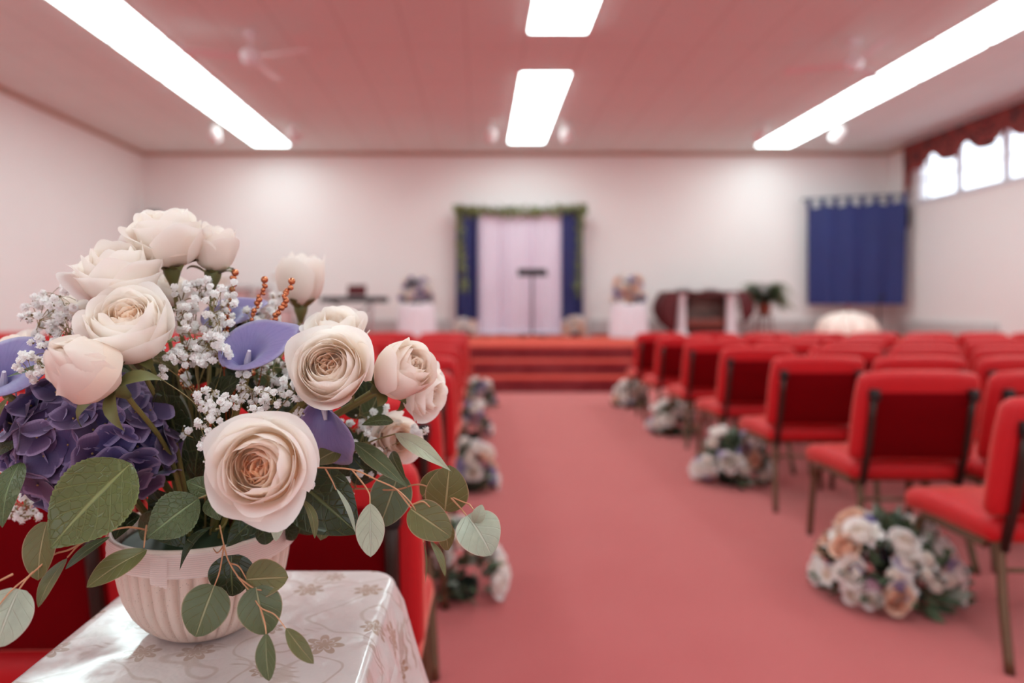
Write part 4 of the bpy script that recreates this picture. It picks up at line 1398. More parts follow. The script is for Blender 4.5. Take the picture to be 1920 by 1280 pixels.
vv_ = mh.ramp(vn, [(0., 1.), (.12, 0.)])
c1 = mh.mix(mh.math('MULTIPLY', vv_, .28), c1, rgb(58, 42, 96))
pp = mh.principled(c1, .5, 0, mh.bump(mh.math('ADD', vv_, mh.noise(200, 2, .5, mh.coord())), .2, .0006), Sheen_Weight=.15)
tt = mh.n('ShaderNodeBsdfTranslucent'); mh.l(c1, tt.inputs[0])
mxx = mh.n('ShaderNodeMixShader'); mxx.inputs[0].default_value = .25
mh.l(pp.outputs[0], mxx.inputs[1]); mh.l(tt.outputs[0], mxx.inputs[2])
m_hyd = mh.done(mxx)
m_eye = plain('floret eye', rgb(150, 116, 78), .6, 0, .3, 200)


def floret_mesh(seed):
    rg = random.Random(seed); b = MB()
    for k in range(4):
        a = k * PI / 2 + rg.uniform(-.15, .15)
        L = rg.uniform(.92, 1.1); w = rg.uniform(.62, .74); cupk = rg.uniform(.15, .85); tw = rg.uniform(-.4, .4); lift = .03 * (k % 2)
        def fn(i, j):
            u = -1 + 2 * i / 8; v = j / 8
            x = L * v * (1 - .10 * abs(u) ** 2.5 * v)
            y = u * w * math.sin(PI * (.06 + .66 * v)) ** .75 * (1 if v > .02 else .3)
            z = cupk * (v ** 1.6) * .55 - .22 * v ** 3 * cupk + .10 * u * u * v + tw * u * v * .35 + lift + .02 * math.sin(5 * u + k) * v
            e = max(abs(u) ** 3 * min(1, v * 2), v ** 3)
            return (Matrix.Rotation(a, 3, 'Z') @ Vector((x, y, z)), (.5 + .5 * u, v), .35 + .65 * min(1, .5 * v + .75 * e) if v > 0 else .2)
        b.grid(fn, 9, 9)
    b.ball((0, 0, .05), .06, 8, 6, m=1)
    b.tube([(0, 0, 0), (0, 0, -.9)], .045, 5, m=1)
    return b.mesh('floret', [m_hyd, m_eye], True)


fl_meshes = [floret_mesh(s) for s in range(7)]
hc = P(166, 826, .70)
HR = thing('hydrangea', 'large deep purple hydrangea head under the globe shaped blush rose', 'hydrangea', hc)
rg = random.Random(77)
nf = 128
for k in range(nf):
    y = 1 - 2 * (k + .5) / nf
    rr = math.sqrt(1 - y * y); a = k * 2.39996
    d = Vector((rr * math.cos(a), y, rr * math.sin(a)))      # y axis is towards/away from the lens
    if d.y > .35: continue
    d = (d + Vector((rg.uniform(-.1, .1), rg.uniform(-.1, .1), rg.uniform(-.1, .1)))).normalized()
    p = Vector((d.x * .073, d.y * .055, d.z * .060)) * rg.uniform(.88, 1.10)
    nd = (d + Vector((rg.uniform(-.6, .6), rg.uniform(-.7, .2), rg.uniform(-.5, .8)))).normalized()
    q = nd.to_track_quat('Z', 'Y') @ Quaternion((0, 0, 1), rg.uniform(0, 6.28))
    put('floret', rg.choice(fl_meshes), HR, p, q, rg.uniform(.0175, .0215))
b = MB(); b.tube([p - hc for p in smoothpath([hc + Vector((0, .03, -.01)), hc + Vector((.05, .06, -.06)), Vector((POT.x - .03, POT.y, POT.z + .105))], 6)], .004, 8); obj('stem', b, m_stem, HR)


# ------------------------------------------------------------------ leaves
def leaf_mb(base, tip, w, nrm=(0, -1, .4), bend=.12, fold=.15, shape='ovate', serr=0.0, nu=8, nv=18, wav=.0, seed=0, b=None):
    """blade from base to tip, w = full width, nrm = the side that faces out"""
    b = b or MB()
    base, tip = Vector(base), Vector(tip)
    L = (tip - base).length
    d = (tip - base).normalized()
    n = Vector(nrm); n = (n - d * n.dot(d)).normalized()
    s = d.cross(n)
    rg = random.Random(seed)
    ph = rg.uniform(0, 6)
    def wid(v):
        if shape == 'round': return max(0, math.sin(PI * min(1, .02 + .98 * v) ** .80)) ** .58
        if shape == 'oval': return max(0, math.sin(PI * v)) ** .72
        if shape == 'lance': return max(0, math.sin(PI * v ** .8)) ** 1.15
        return max(0, math.sin(PI * v ** .78)) ** .85
    def fn(i, j):
        u = -1 + 2 * i / nu; v = j / nv
        ww = wid(v) * w / 2
        if serr and abs(u) > .99: ww *= 1 + serr * (j % 2)
        p = base + d * (L * v) + s * (u * ww) + n * (L * bend * math.sin(PI * v) - fold * abs(u) * ww * 1.0 * (-1) - L * bend * .3 * v * v)
        p += n * (wav * w * math.sin(v * 11 + ph + u) * abs(u))
        return (p, (.5 + .5 * u, v))
    b.grid(fn, nu + 1, nv + 1)
    return b


def leafstem(name, label, cat, group, twig, twigr, leaves, mat_twig=None):
    """twig: list of paths of (px,py,D); leaves: (base px, tip px, D0, D1, width px, material, shape, options)"""
    o = P(*twig[0][0]) if twig else P(leaves[0][0][0], leaves[0][0][1], leaves[0][2])
    r = thing(name, label, cat, o, group)
    for path in twig:
        pts = [P(*q) - o for q in path]
        sp = smoothpath(pts, 5)
        b = MB(); b.tube(sp, [twigr * .72 * (1 - .4 * k / len(sp)) for k in range(len(sp))], 7); obj('twig', b, mat_twig or m_twig, r)
    for k, lf in enumerate(leaves):
        (bx, by), (tx, ty), D0, D1, wpx, mt, shp = lf[:7]
        kw = lf[7] if len(lf) > 7 else {}
        bp, tp = P(bx, by, D0) - o, P(tx, ty, D1) - o
        b = leaf_mb(bp, tp, wpx * (D0 + D1) / 2 / F, shape=shp, seed=k, **kw)
        lo = obj('leaf', b, mt, r, auto=None)
    return r


# big hydrangea leaves
for lf in (((246, 868), (92, 1028), .625, .585, 152, lm_hyd, 'ovate', dict(serr=.035, nv=44, bend=.05, fold=.10, wav=.02, nrm=(.1, -1, .45))),
           ((38, 866), (2, 988), .64, .60, 60, lm_rose, 'ovate', dict(bend=.1)),
           ((250, 700), (12, 700), .69, .63, 44, lm_rose, 'ovate', dict(nrm=(0, -.5, 1)))):
    (bx, by), (tx, ty), D0, D1, wpx, mt, shp, kw = lf
    b = leaf_mb(P(bx, by, D0) - hc, P(tx, ty, D1) - hc, wpx * (D0 + D1) / 2 / F, shape=shp, **kw)
    obj('leaf', b, mt, HR, auto=None)

GL = 'leafy stems of the big bouquet'
leafstem('leafy_stem', 'green serrated rose leaves hanging left of the open white rose', 'leaf stem', GL,
         [[(420, 915, .66), (398, 924, .63), (372, 934, .615)]], .0016,
         [((373, 934), (275, 1008), .615, .60, 84, lm_rose, 'ovate', dict(serr=.04, nv=30, bend=.06, nrm=(.1, -1, .35))),
          ((398, 922), (349, 902), .63, .625, 40, lm_rose, 'ovate', dict(serr=.04, nv=24, nrm=(0, -1, .5))),
          ((396, 930), (412, 975), .64, .63, 40, lm_rose, 'ovate', dict(nrm=(.2, -1, .2)))], m_thin)
leafstem('leafy_stem', 'dark green broad leaves in the middle of the bouquet below the white sprays', 'leaf stem', GL,
         [[(370, 980, .78), (365, 850, .75), (370, 740, .75)]], .0022,
         [((338, 830), (300, 705), .73, .70, 64, lm_dark, 'ovate', dict(bend=.05, nrm=(.2, -1, .1))),
          ((366, 905), (388, 775), .72, .69, 66, lm_dark, 'ovate', dict(bend=.05, nrm=(-.3, -1, .1))),
          ((392, 770), (455, 705), .74, .70, 62, lm_dark, 'ovate', dict(bend=.1, nrm=(-.2, -1, .4))),
          ((415, 690), (322, 668), .76, .73, 32, lm_dark, 'ovate', dict(nrm=(0, -.7, 1))),
          ((330, 860), (340, 740), .76, .75, 50, lm_pale, 'ovate', dict(nrm=(.6, -1, 0))),
          ((400, 860), (420, 690), .79, .79, 80, lm_dark, 'ovate', dict()),
          ((300, 760), (290, 680), .78, .78, 60, lm_dark, 'ovate', dict())], m_stem)
leafstem('leafy_stem', 'largest dark glossy leaf spreading right of the open white rose', 'leaf stem', GL,
         [[(500, 960, .74), (540, 910, .70), (556, 900, .675)]], .002,
         [((552, 896), (672, 1000), .675, .655, 122, lm_dark, 'ovate', dict(bend=.06, nrm=(.1, -1, .5), nv=24)),
          ((640, 842), (588, 868), .69, .68, 42, lm_olive, 'ovate', dict(nrm=(0, -1, .6))),
          ((520, 700), (565, 745), .76, .74, 46, lm_dark, 'ovate', dict()),
          ((655, 900), (560, 850), .72, .70, 60, lm_dark, 'ovate', dict())], m_stem)
leafstem('leafy_stem', 'dark leaves drooping over the front of the pot rim under the open white rose', 'leaf stem', GL,
         [[(430, 960, .72), (420, 985, .69), (405, 992, .67)]], .0018,
         [((402, 985), (334, 1066), .675, .635, 30, lm_dark, 'lance', dict(nrm=(-.6, -1, .3), bend=.16)),
          ((490, 965), (424, 1024), .68, .65, 46, lm_dark, 'ovate', dict(nrm=(.1, -.9, .5))),
          ((300, 960), (345, 1025), .70, .68, 60, lm_dark, 'ovate', dict(nrm=(0, -1, .6))),
          ((480, 1010), (540, 965), .70, .69, 50, lm_dark, 'ovate', dict()),
          ((250, 960), (215, 1010), .70, .67, 50, lm_dark, 'ovate', dict())], m_stem)
leafstem('leafy_stem', 'small green leaves below the two aisle side roses', 'leaf stem', GL,
         [[(650, 860, .74), (690, 830, .72), (745, 812, .69)]], .0016,
         [((738, 790), (678, 795), .70, .69, 26, lm_rose, 'ovate', dict(serr=.05, nrm=(0, -.8, .8))),
          ((740, 812), (846, 882), .69, .66, 34, lm_pale, 'lance', dict(nrm=(-.2, -.8, .7), bend=.10)),
          ((662, 828), (766, 914), .70, .66, 36, lm_euc, 'lance', dict(nrm=(-.2, -.8, .7), bend=.08)),
          ((735, 846), (760, 900), .72, .69, 26, lm_euc, 'ovate', dict(nrm=(-.4, -.8, .4))),
          ((660, 880), (640, 790), .76, .75, 60, lm_dark, 'ovate', dict()),
          ((700, 900), (655, 850), .74, .73, 60, lm_dark, 'ovate', dict()),
          ((690, 790), (720, 720), .78, .77, 46, lm_euc, 'lance', dict())], m_thin)
leafstem('leafy_stem', 'inner dark foliage between the hydrangea and the pot', 'leaf stem', GL,
         [[(360, 1000, .77), (300, 940, .74), (270, 900, .72)]], .0022,
         [((350, 990), (280, 915), .75, .72, 70, lm_dark, 'ovate', dict()),
          ((400, 990), (350, 930), .77, .75, 80, lm_dark, 'ovate', dict()),
          ((330, 900), (300, 830), .77, .76, 70, lm_dark, 'ovate', dict()),
          ((260, 1000), (330, 960), .72, .70, 50, lm_rose, 'ovate', dict()),
          ((440, 1000), (450, 930), .78, .77, 90, lm_dark, 'ovate', dict()),
          ((520, 1000), (560, 940), .76, .75, 80, lm_dark, 'ovate', dict()),
          ((420, 900), (430, 800), .80, .80, 110, lm_dark, 'ovate', dict()),
          ((480, 780), (500, 690), .80, .80, 90, lm_dark, 'ovate', dict()),
          ((560, 800), (540, 720), .80, .80, 90, lm_dark, 'ovate', dict()),
          ((330, 760), (330, 660), .82, .82, 90, lm_dark, 'ovate', dict()),
          ((600, 900), (620, 800), .79, .79, 90, lm_dark, 'ovate', dict()),
          ((560, 1000), (600, 900), .79, .79, 90, lm_dark, 'ovate', dict()),
          ((260, 720), (220, 640), .80, .80, 90, lm_dark, 'ovate', dict()),
          ((420, 680), (430, 600), .84, .84, 60, lm_dark, 'ovate', dict()),
          ((240, 660), (330, 690), .79, .79, 60, lm_olive, 'ovate', dict())], m_stem)

rg = random.Random(404)
ex = []
for k in range(34):
    a = rg.uniform(0, 2 * PI); q = rg.random() ** .5
    x, y, D = 470 + 235 * q * math.cos(a), 800 + 140 * q * math.sin(a), rg.uniform(.80, .87)
    an = rg.uniform(-2.6, -.5); L = rg.uniform(60, 95)
    ex.append(((x, y), (x + L * math.cos(an), y + L * math.sin(an)), D, D - .01, rg.uniform(48, 78), lm_dark if rg.random() < .75 else lm_rose, 'ovate', dict(nrm=(rg.uniform(-.5, .5), -1, rg.uniform(0, .6)))))
leafstem('leafy_stem', 'deep layer of dark leaves seen between the white sprays at the bouquet centre', 'leaf stem', GL, [[(430, 1000, .80), (450, 900, .83), (470, 760, .85)]], .0022, ex, m_stem)
# eucalyptus branches
GE = 'eucalyptus branches of the big bouquet'
O1 = dict(nrm=(.1, -1, .25), bend=.05, fold=.06)
leafstem('eucalyptus_branch', 'eucalyptus sprig trailing down over the front of the ribbed pot', 'eucalyptus branch', GE,
         [[(412, 985, .66), (420, 1022, .63), (428, 1050, .615), (447, 1082, .60), (470, 1110, .59), (488, 1138, .58), (515, 1152, .575), (536, 1178, .57)],
          [(420, 1022, .63), (412, 1070, .61), (402, 1098, .60)], [(432, 1056, .615), (448, 1062, .61), (462, 1085, .60)], [(447, 1082, .60), (475, 1102, .59), (490, 1106, .585)], [(488, 1138, .58), (497, 1170, .575), (499, 1188, .57)],
          [(420, 1022, .63), (408, 1036, .635), (400, 1028, .65)]], .0011,
         [((434, 1040), (436, 1118), .625, .62, 84, lm_dark, 'round', O1),
          ((402, 1097), (366, 1194), .60, .585, 88, lm_euc, 'round', dict(nrm=(.2, -1, .2), bend=.05, fold=.05)),
          ((461, 1086), (540, 1082), .60, .59, 70, lm_olive, 'round', dict(nrm=(0, -1, .5), bend=.05, fold=.06)),
          ((480, 1100), (500, 1190), .588, .58, 84, lm_euc, 'round', O1),
          ((499, 1186), (504, 1277), .572, .56, 46, lm_euc, 'oval', dict(nrm=(-.3, -1, .1), bend=.04)),
          ((536, 1177), (588, 1244), .57, .555, 32, lm_olive, 'oval', dict(nrm=(.1, -1, .4), bend=.06))])
leafstem('eucalyptus_branch', 'eucalyptus branch arching out to the aisle above the brocade table corner', 'eucalyptus branch', GE,
         [[(592, 876, .66), (660, 880, .64), (708, 900, .625), (745, 918, .615), (776, 950, .605), (790, 985, .60), (806, 1012, .595)],
          [(660, 880, .64), (690, 920, .625), (694, 944, .615)], [(745, 918, .615), (765, 945, .61), (772, 953, .605)], [(610, 878, .655), (622, 900, .645), (630, 918, .64)],
          [(775, 945, .606), (793, 940, .60), (806, 950, .60)], [(788, 980, .60), (792, 1000, .60), (794, 1016, .60)]], .0012,
         [((694, 943), (695, 1044), .615, .60, 54, lm_pale, 'oval', dict(nrm=(.1, -1, .3), bend=.03)),
          ((770, 953), (846, 1006), .605, .595, 70, lm_olive, 'round', dict(nrm=(.1, -1, .3), bend=.06)),
          ((820, 968), (842, 1032), .60, .61, 38, lm_olive, 'oval', dict(nrm=(.6, -1, .3), bend=.1)),
          ((630, 915), (667, 997), .64, .625, 17, lm_pale, 'oval', dict(nrm=(.9, -.35, .3), bend=.06)),
          ((566, 934), (592, 1008), .64, .62, 24, lm_olive, 'oval', dict(nrm=(.9, -.5, .4), bend=.12)),
          ((524, 948), (517, 1014), .64, .62, 28, lm_pale, 'oval', dict(nrm=(.3, -1, .1))),
          ((806, 1012), (836, 1080), .595, .585, 20, lm_olive, 'oval', dict(nrm=(.8, -.6, .4), bend=.08)),
          ((794, 1014), (798, 1092), .60, .59, 9, lm_olive, 'oval', dict(nrm=(1, -.3, 0), bend=.05))])
leafstem('eucalyptus_branch', 'eucalyptus branch with round pale leaf reaching furthest over the aisle', 'eucalyptus branch', GE,
         [[(600, 920, .74), (670, 916, .72), (740, 918, .70), (785, 908, .685), (830, 924, .675), (862, 938, .665), (880, 945, .66)],
          [(845, 932, .67), (866, 955, .662), (877, 970, .655)], [(880, 945, .66), (888, 955, .655)], [(700, 917, .71), (712, 905, .71), (724, 906, .71)]], .0014,
         [((834, 958), (843, 872), .672, .668, 82, lm_olive, 'round', dict(nrm=(.1, -1, .2), bend=.04)),
          ((792, 930), (846, 882), .69, .68, 50, lm_olive, 'round', dict(nrm=(-.4, -1, .3), bend=.06)),
          ((876, 966), (922, 1040), .655, .64, 88, lm_pale, 'round', dict(nrm=(.1, -.8, .6), bend=.10)),
          ((890, 982), (904, 946), .65, .65, 26, lm_pale, 'oval', dict(nrm=(.1, -1, .2))),
          ((748, 888), (712, 988), .715, .70, 78, lm_euc, 'round', dict(nrm=(.1, -1, .2), bend=.04)),
          ((640, 900), (600, 1012), .73, .70, 60, lm_olive, 'round', dict(nrm=(0, -.8, .6)))])
leafstem('eucalyptus_branch', 'olive eucalyptus branch drooping left below the big hydrangea leaf', 'eucalyptus branch', GE,
         [[(300, 1000, .70), (240, 988, .66), (180, 1005, .63), (130, 1030, .61), (100, 1040, .60), (60, 1075, .585), (20, 1108, .57), (-14, 1150, .56)],
          [(62, 1072, .585), (50, 1085, .58), (36, 1104, .575)], [(180, 1005, .63), (150, 1020, .62), (126, 1045, .61)], [(24, 1076, .57), (-4, 1090, .56)],
          [(275, 985, .68), (272, 1005, .65), (270, 1026, .635)]], .0014,
         [((88, 978), (70, 1088), .605, .59, 68, lm_olive, 'round', dict(nrm=(-.1, -1, .2), bend=.05)),
          ((126, 1046), (70, 1138), .61, .585, 44, lm_olive, 'oval', dict(nrm=(-.5, -1, .2), bend=.07)),
          ((206, 1006), (122, 1066), .64, .61, 30, lm_euc, 'oval', dict(nrm=(-.6, -1, .3), bend=.06)),
          ((276, 1030), (162, 1100), .64, .60, 56, lm_olive, 'oval', dict(nrm=(-.2, -1, .6), bend=.06)),
          ((36, 1104), (-8, 1214), .575, .56, 92, lm_pale, 'round', dict(nrm=(.2, -1, .3), bend=.06)),
          ((-6, 800), (14, 744), .63, .62, 16, lm_olive, 'oval', dict()),
          ((-10, 850), (34, 830), .65, .64, 26, lm_dark, 'oval', dict())])

# ------------------------------------------------------------------ calla lilies
mc = NT('lavender calla')
at = mc.n('ShaderNodeAttribute', attribute_name='tint').outputs['Fac']
cc = mc.ramp(at, [(0., rgb(84, 82, 138)), (.45, rgb(128, 118, 172)), (.9, rgb(140, 126, 176)), (1., rgb(166, 152, 192))])
uvc = mc.n('ShaderNodeUVMap').outputs[0]
mp_ = mc.n('ShaderNodeMapping'); mp_.inputs['Scale'].default_value = (26, 2.2, 1); mc.l(uvc, mp_.inputs['Vector'])
st = mc.noise(3, 3, .5, mp_.outputs[0])
cc = mc.mix(mc.math('MULTIPLY', mc.ramp(st, [(.45, 0.), (.75, 1.)]), .35), cc, rgb(104, 94, 150))
pp = mc.principled(cc, .42, 0, mc.bump(st, .18, .001), Sheen_Weight=.25)
tt = mc.n('ShaderNodeBsdfTranslucent'); mc.l(cc, tt.inputs[0]); mxx = mc.n('ShaderNodeMixShader'); mxx.inputs[0].default_value = .15
mc.l(pp.outputs[0], mxx.inputs[1]); mc.l(tt.outputs[0], mxx.inputs[2])
m_calla = mc.done(mxx)
m_spadix = plain('pale spadix', rgb(214, 204, 214), .6)


def calla(label, base, axis, tipdir, L, R, front=.55, flare=1.0, seed=1):
    base = Vector(base)
    z = Vector(axis).normalized()
    x = Vector(tipdir); x = (x - z * x.dot(z)).normalized()
    y = z.cross(x)
    M = Matrix((x, y, z)).transposed()
    r = thing('calla_lily', label, 'calla lily', base, 'lavender calla lilies of the big bouquet')
    b = MB(); nu, nv = 48, 22
    def fn(i, j):
        a = -1 + 2 * i / nu; s = j / nv
        th = a * PI * 1.10
        k = .5 + .5 * math.cos(th / 1.10)              # 1 at the tip side, 0 at the overlap
        hgt = L * (front + (1 - front) * k ** 1.2)
        zz = s * hgt
        q = zz / L
        rr = R * (.12 + .30 * s + .58 * s ** 2.6) * (.55 + .45 * min(1, q / .9) + .25 * k)
        roll = max(0, (s - .80) / .20)
        rr += R * .34 * flare * roll ** 1.6 * (.35 + .65 * k)
        zz -= L * .07 * flare * roll ** 2 * (.4 + .6 * k)
        tipk = math.exp(-(th / .30) ** 2) * roll ** 1.5
        rr += R * .55 * tipk
        rr *= 1 + .05 * a
        return (M @ Vector((rr * math.cos(th), rr * math.sin(th), zz)), (.5 + .5 * a, s), min(1, .05 + .85 * s ** 1.1 + .12 * roll ** 3))
    b.grid(fn, nu + 1, nv + 1)
    sp = obj('spathe', b, m_calla, r, auto=None)
    md = sp.modifiers.new('thickness', 'SOLIDIFY'); md.thickness = .0011; md.offset = 0
    b = MB(); b.tube([M @ Vector((0, 0, .1 * L)), M @ Vector((.02 * L, 0, .40 * L)), M @ Vector((.05 * L, 0, (front + .12) * L))], [.003, .0036, .0018], 8); obj('spadix', b, m_spadix, r)
    b = MB(); b.tube([p - base for p in smoothpath(stem_path(base + z * .002, .45), 6)], .0038, 8); obj('stem', b, m_stem, r)
    return r


calla('lilac calla lily opening towards the aisle left of the round white rose', P(462, 708, .715), (.18, -.52, .84), (.78, .55, .02), .056, .0275, front=.50, flare=.9)
calla('dark violet calla lily hanging open below the round white rose', P(606, 704, .70), (.10, -.46, -.86), (.35, .70, -.30), .086, .0225, front=.42, flare=.45)
calla('blue violet calla lily at the left edge above the hydrangea', P(10, 742, .69), (.26, -.55, .70), (.80, .50, .10), .054, .0285, front=.52, flare=.9)
calla('lilac calla lily mostly hidden behind the white sprays at the centre', P(415, 650, .80), (.2, -.3, .9), (.7, .5, .3), .058, .024, front=.55)

# ------------------------------------------------------------------ baby's breath
m_bb = petal_mat('baby breath petals', rgb(254, 252, 250), rgb(246, 240, 236), rgb(206, 204, 160), .38, .7)


def blossom_mesh(seed):
    rg = random.Random(seed); b = MB()
    for k in range(22):
        y = 1 - 1.55 * (k + .5) / 22
        rr = math.sqrt(max(0, 1 - y * y)); a = k * 2.39996 + rg.uniform(-.2, .2)
        d = Vector((rr * math.cos(a), rr * math.sin(a), y))
        d = (d + Vector((rg.uniform(-.3, .3), rg.uniform(-.3, .3), rg.uniform(-.2, .2)))).normalized()
        s = d.cross(Vector((0, 0, 1)) if abs(d.z) < .9 else Vector((1, 0, 0))).normalized(); n2 = d.cross(s)
        L = rg.uniform(.85, 1.08); w = rg.uniform(.28, .40)
        def fn(i, j):
            u = -1 + i; v = j / 3
            p = d * (.12 + (L - .12) * v * (1 - .1 * abs(u))) + s * (u * w * math.sin(PI * (.12 + .62 * v))) + n2 * (.20 * v * v - .10 * abs(u) * v)
            return (p, None, .35 * (1 - v))
        b.grid(fn, 3, 4)
    b.ball((0, 0, .12), .52, 10, 6)
    for k in range(9):
        a = k * 2.4; q = .18 + .30 * (k / 9)
        b.ball((q * math.cos(a), q * math.sin(a), .52 - .25 * q), rg.uniform(.16, .24), 6, 4, sc=(1, 1, .7))
    b.lathe([(.06, -1.0), (.22, -.72), (.26, -.45), (.1, -.2)], 7, m=1)
    return b.mesh('blossom', [m_bb, m_thin], True)


bl_meshes = [blossom_mesh(s) for s in range(5)]
b = MB(); b.ball((0, 0, 0), .45, 8, 6); b.lathe([(.06, -.8), (.16, -.5), (.2, -.3)], 6, m=1)
bud_mesh = b.mesh('bud', [m_bb, m_thin], True)
GB = "sprays of baby's breath in the big bouquet"


def spray(label, blobs, root, seed, size=8.6, buds=.10, outline=None):
    """blobs: (px, py, rx, ry, D0, D1, n); root: (px, py, D) where the spray leaves the stems"""
    rg = random.Random(seed)
    o = P(*root)
    r = thing('gypsophila_spray', label, 'flower spray', o, GB)
    tw = MB()
    hub = Vector((POT.x + (o.x - POT.x) * .25, POT.y + (o.y - POT.y) * .25, POT.z + .10))
    tw.tube([p - o for p in smoothpath([hub, hub.lerp(o, .5) + Vector((0, 0, .01)), o], 5)], .0012, 5)
    for (px, py, rx, ry, D0, D1, n) in blobs:
        n = int(n * 1.2 + .5)
        node = P(px + rg.uniform(-.2, .2) * rx, py + ry * .55, (D0 + D1) / 2 + .006)
        tw.tube(smoothpath([o - o, (node - o) * .5 + Vector((rg.uniform(-.006, .006), 0, .006)), node - o], 4), .0006, 4, caps=False)
        subs = [P(px + rx * rg.uniform(-.6, .6), py + ry * rg.uniform(-.5, .5), rg.uniform(D0, D1) + .004) for _ in range(max(2, n // 5))]
        for s in subs:
            tw.tube([node - o, node.lerp(s, .5) - o + Vector((0, 0, .003)), s - o], .00045, 4, caps=False)
        placed = []
        for k in range(n):
            for _try in range(14):
                a = rg.uniform(0, 2 * PI); q = rg.random() ** .5
                pp_ = P(px + rx * q * math.cos(a), py + ry * q * math.sin(a), rg.uniform(D0, D1))
                if all((pp_ - x).length > .0062 for x in placed): break
            placed.append(pp_)
            s = min(subs, key=lambda v: (v - pp_).length)
            tw.tube([s - o, s.lerp(pp_, .55) - o + Vector((0, 0, .0015)), pp_ - o], .00035, 4, caps=False)
            d = (pp_ - s); d = d.normalized() if d.length > 1e-5 else Vector((0, -1, .5))
            d = (d + Vector((rg.uniform(-.4, .4), -.6, .5))).normalized()
            qq = d.to_track_quat('Z', 'Y') @ Quaternion((0, 0, 1), rg.uniform(0, 6))
            isb = rg.random() < buds
            sz = (size * .5 if isb else size * .90 * rg.uniform(.85, 1.15)) * (D0 + D1) / 2 / F
            put('bud' if isb else 'blossom', bud_mesh if isb else rg.choice(bl_meshes), r, pp_ - o, qq, sz)
    obj('twigs', tw, m_thin, r)
    return r


spray("white baby's breath fanned out at the left side before the upper left roses", [(78, 590, 36, 42, .69, .75, 22), (112, 562, 40, 30, .69, .75, 15), (122, 625, 34, 36, .68, .73, 20), (82, 648, 26, 30, .67, .71, 12)], (150, 660, .72), 1, 9.2)
spray("small cluster of baby's breath in front of the left edge calla", [(52, 690, 24, 30, .62, .635, 9), (82, 672, 22, 26, .62, .64, 6)], (104, 700, .66), 2, 8.6)
spray("dense baby's breath above the lilac calla beside the copper beads", [(345, 562, 26, 32, .70, .76, 12), (372, 540, 26, 22, .72, .78, 10), (352, 600, 22, 34, .70, .75, 13), (412, 578, 30, 40, .70, .76, 16), (432, 548, 16, 26, .72, .78, 6)], (372, 720, .74), 3, 8.8)
spray("dense baby's breath left of the lilac calla", [(372, 640, 52, 30, .68, .74, 28), (350, 668, 44, 22, .68, .72, 18), (412, 658, 30, 34, .68, .73, 20), (302, 668, 22, 22, .67, .70, 7), (400, 612, 40, 24, .69, .74, 14)], (385, 770, .72), 4, 8.8)
spray("baby's breath trailing down beside the upper left of the open white rose", [(388, 745, 22, 26, .645, .67, 9), (386, 790, 16, 36, .63, .655, 10), (410, 770, 24, 20, .64, .67, 7), (386, 846, 12, 34, .62, .64, 6), (300, 700, 12, 14, .66, .68, 3), (432, 755, 18, 18, .64, .67, 6)], (420, 820, .68), 5, 8.8, .14)
spray("baby's breath between the lilac calla and the open white rose", [(470, 735, 28, 24, .66, .70, 12), (500, 750, 30, 26, .65, .69, 14), (468, 765, 24, 16, .65, .68, 7), (540, 732, 26, 30, .67, .71, 13), (556, 765, 16, 18, .66, .70, 5)], (500, 840, .71), 6, 8.8, .14)
spray("baby's breath behind the lilac calla and round white rose", [(505, 700, 40, 26, .73, .79, 18), (548, 690, 30, 30, .73, .79, 12), (500, 592, 26, 34, .78, .86, 12), (520, 570, 16, 26, .80, .88, 6), (465, 610, 22, 30, .75, .80, 9)], (500, 780, .77), 7, 8.6)
spray("blurred baby's breath below the two aisle side roses", [(692, 770, 40, 40, .76, .82, 16), (716, 800, 36, 44, .75, .82, 14), (690, 850, 34, 50, .72, .78, 14), (660, 800, 22, 30, .74, .80, 6), (718, 862, 22, 24, .72, .76, 7), (788, 808, 16, 12, .73, .75, 5), (665, 900, 30, 26, .70, .74, 6)], (640, 900, .76), 8, 8.4)
spray("small baby's breath hanging behind the hydrangea at the lower left", [(46, 935, 30, 30, .74, .82, 16), (40, 968, 36, 18, .74, .82, 12), (18, 880, 14, 30, .76, .84, 5), (6, 770, 12, 20, .74, .8, 4)], (90, 900, .78), 9, 8.2)
spray("single baby's breath blossoms scattered over the dark leaves", [(362, 810, 26, 30, .69, .72, 5), (583, 908, 3, 3, .625, .63, 2), (345, 720, 16, 20, .72, .75, 4), (455, 700, 14, 8, .68, .70, 3), (345, 808, 10, 10, .68, .70, 2)], (430, 880, .72), 10, 8.4)

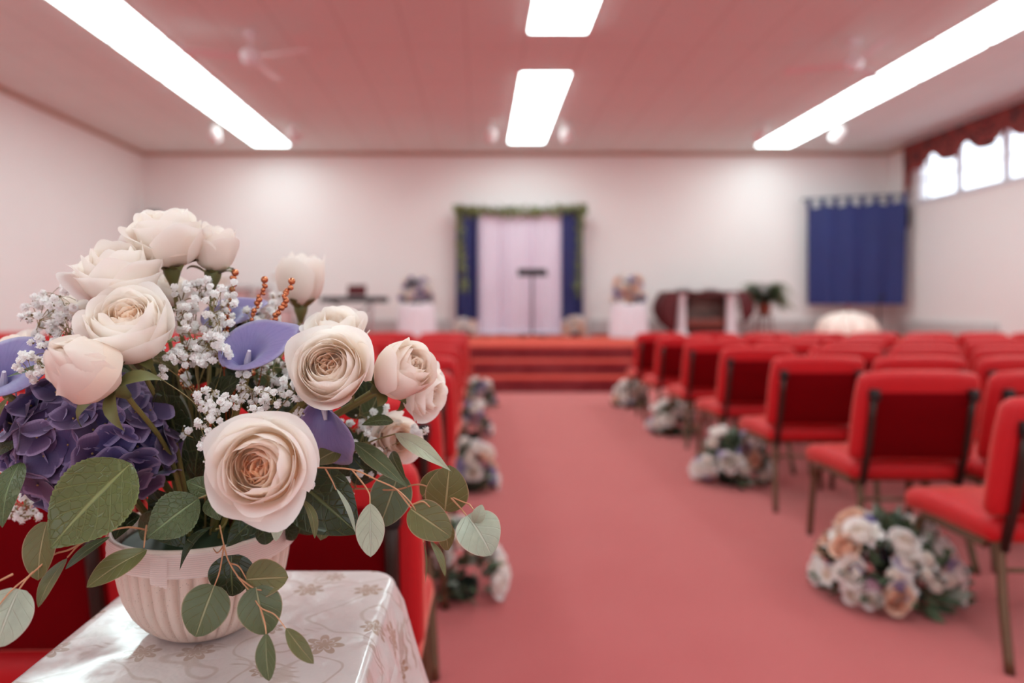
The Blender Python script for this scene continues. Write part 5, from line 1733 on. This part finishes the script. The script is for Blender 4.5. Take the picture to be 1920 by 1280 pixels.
# ------------------------------------------------------------------ copper bead picks
m_copper = plain('polished copper', rgb(206, 128, 90), .22, 1.0, .12, 80)
m_cwire = plain('copper wire', rgb(170, 84, 48), .35, 1.0)
b = MB(); b.ball((0, 0, 0), 1, 14, 10); bead_mesh = b.mesh('bead', m_copper)


def pick(label, pts, D, seed, r0=5.4):
    rg = random.Random(seed)
    o = P(pts[-1][0], pts[-1][1], D)
    r = thing('copper_bead_pick', label, 'bead pick', o, 'copper bead picks of the big bouquet')
    path = [P(x, y, D) for x, y in pts]
    hub = Vector((POT.x + .03, POT.y, POT.z + .10))
    sp = smoothpath(path, 4)
    b = MB(); b.tube([p - o for p in sp + [sp[-1].lerp(hub, .5) + Vector((0, 0, .0)), hub]], .0007, 5); obj('wire', b, m_cwire, r)
    L = 0; last = sp[0]; put('bead', bead_mesh, r, sp[0] - o, None, r0 * 1.25 * D / F)
    nxt = .0065
    for a, c in zip(sp[:-1], sp[1:]):
        seg = (c - a).length
        while L + seg > nxt:
            p = a.lerp(c, (nxt - L) / seg)
            for _ in range(2 if rg.random() < .55 else 1):
                q = p + Vector((rg.uniform(-1, 1), rg.uniform(-1, 1), rg.uniform(-.6, .6))) * .0022
                put('bead', bead_mesh, r, q - o, None, r0 * rg.uniform(.6, 1.1) * D / F)
            nxt += .0042 * rg.uniform(.8, 1.3)
        L += seg
    return r


pick('copper bead strand standing next to the white rosebud on its left', [(496, 524), (493, 542), (486, 558), (481, 575), (474, 592), (468, 612), (455, 660)], .75, 1)
pick('copper bead strand crossing in front of the white rosebud', [(547, 527), (540, 543), (534, 557), (528, 575), (519, 590), (510, 604), (500, 640)], .745, 2)
pick('copper bead strand below the half closed white rose', [(441, 511), (438, 526), (434, 545), (430, 566), (426, 590), (425, 612), (424, 640), (420, 690)], .765, 3)
pick('copper bead strand deep among the white sprays near the pot centre', [(352, 676), (345, 690), (340, 712), (365, 735), (378, 760), (395, 800)], .745, 4)
pick('copper bead strand glinting low between the dark leaves', [(492, 672), (470, 700), (450, 712), (436, 730), (430, 760)], .775, 5)
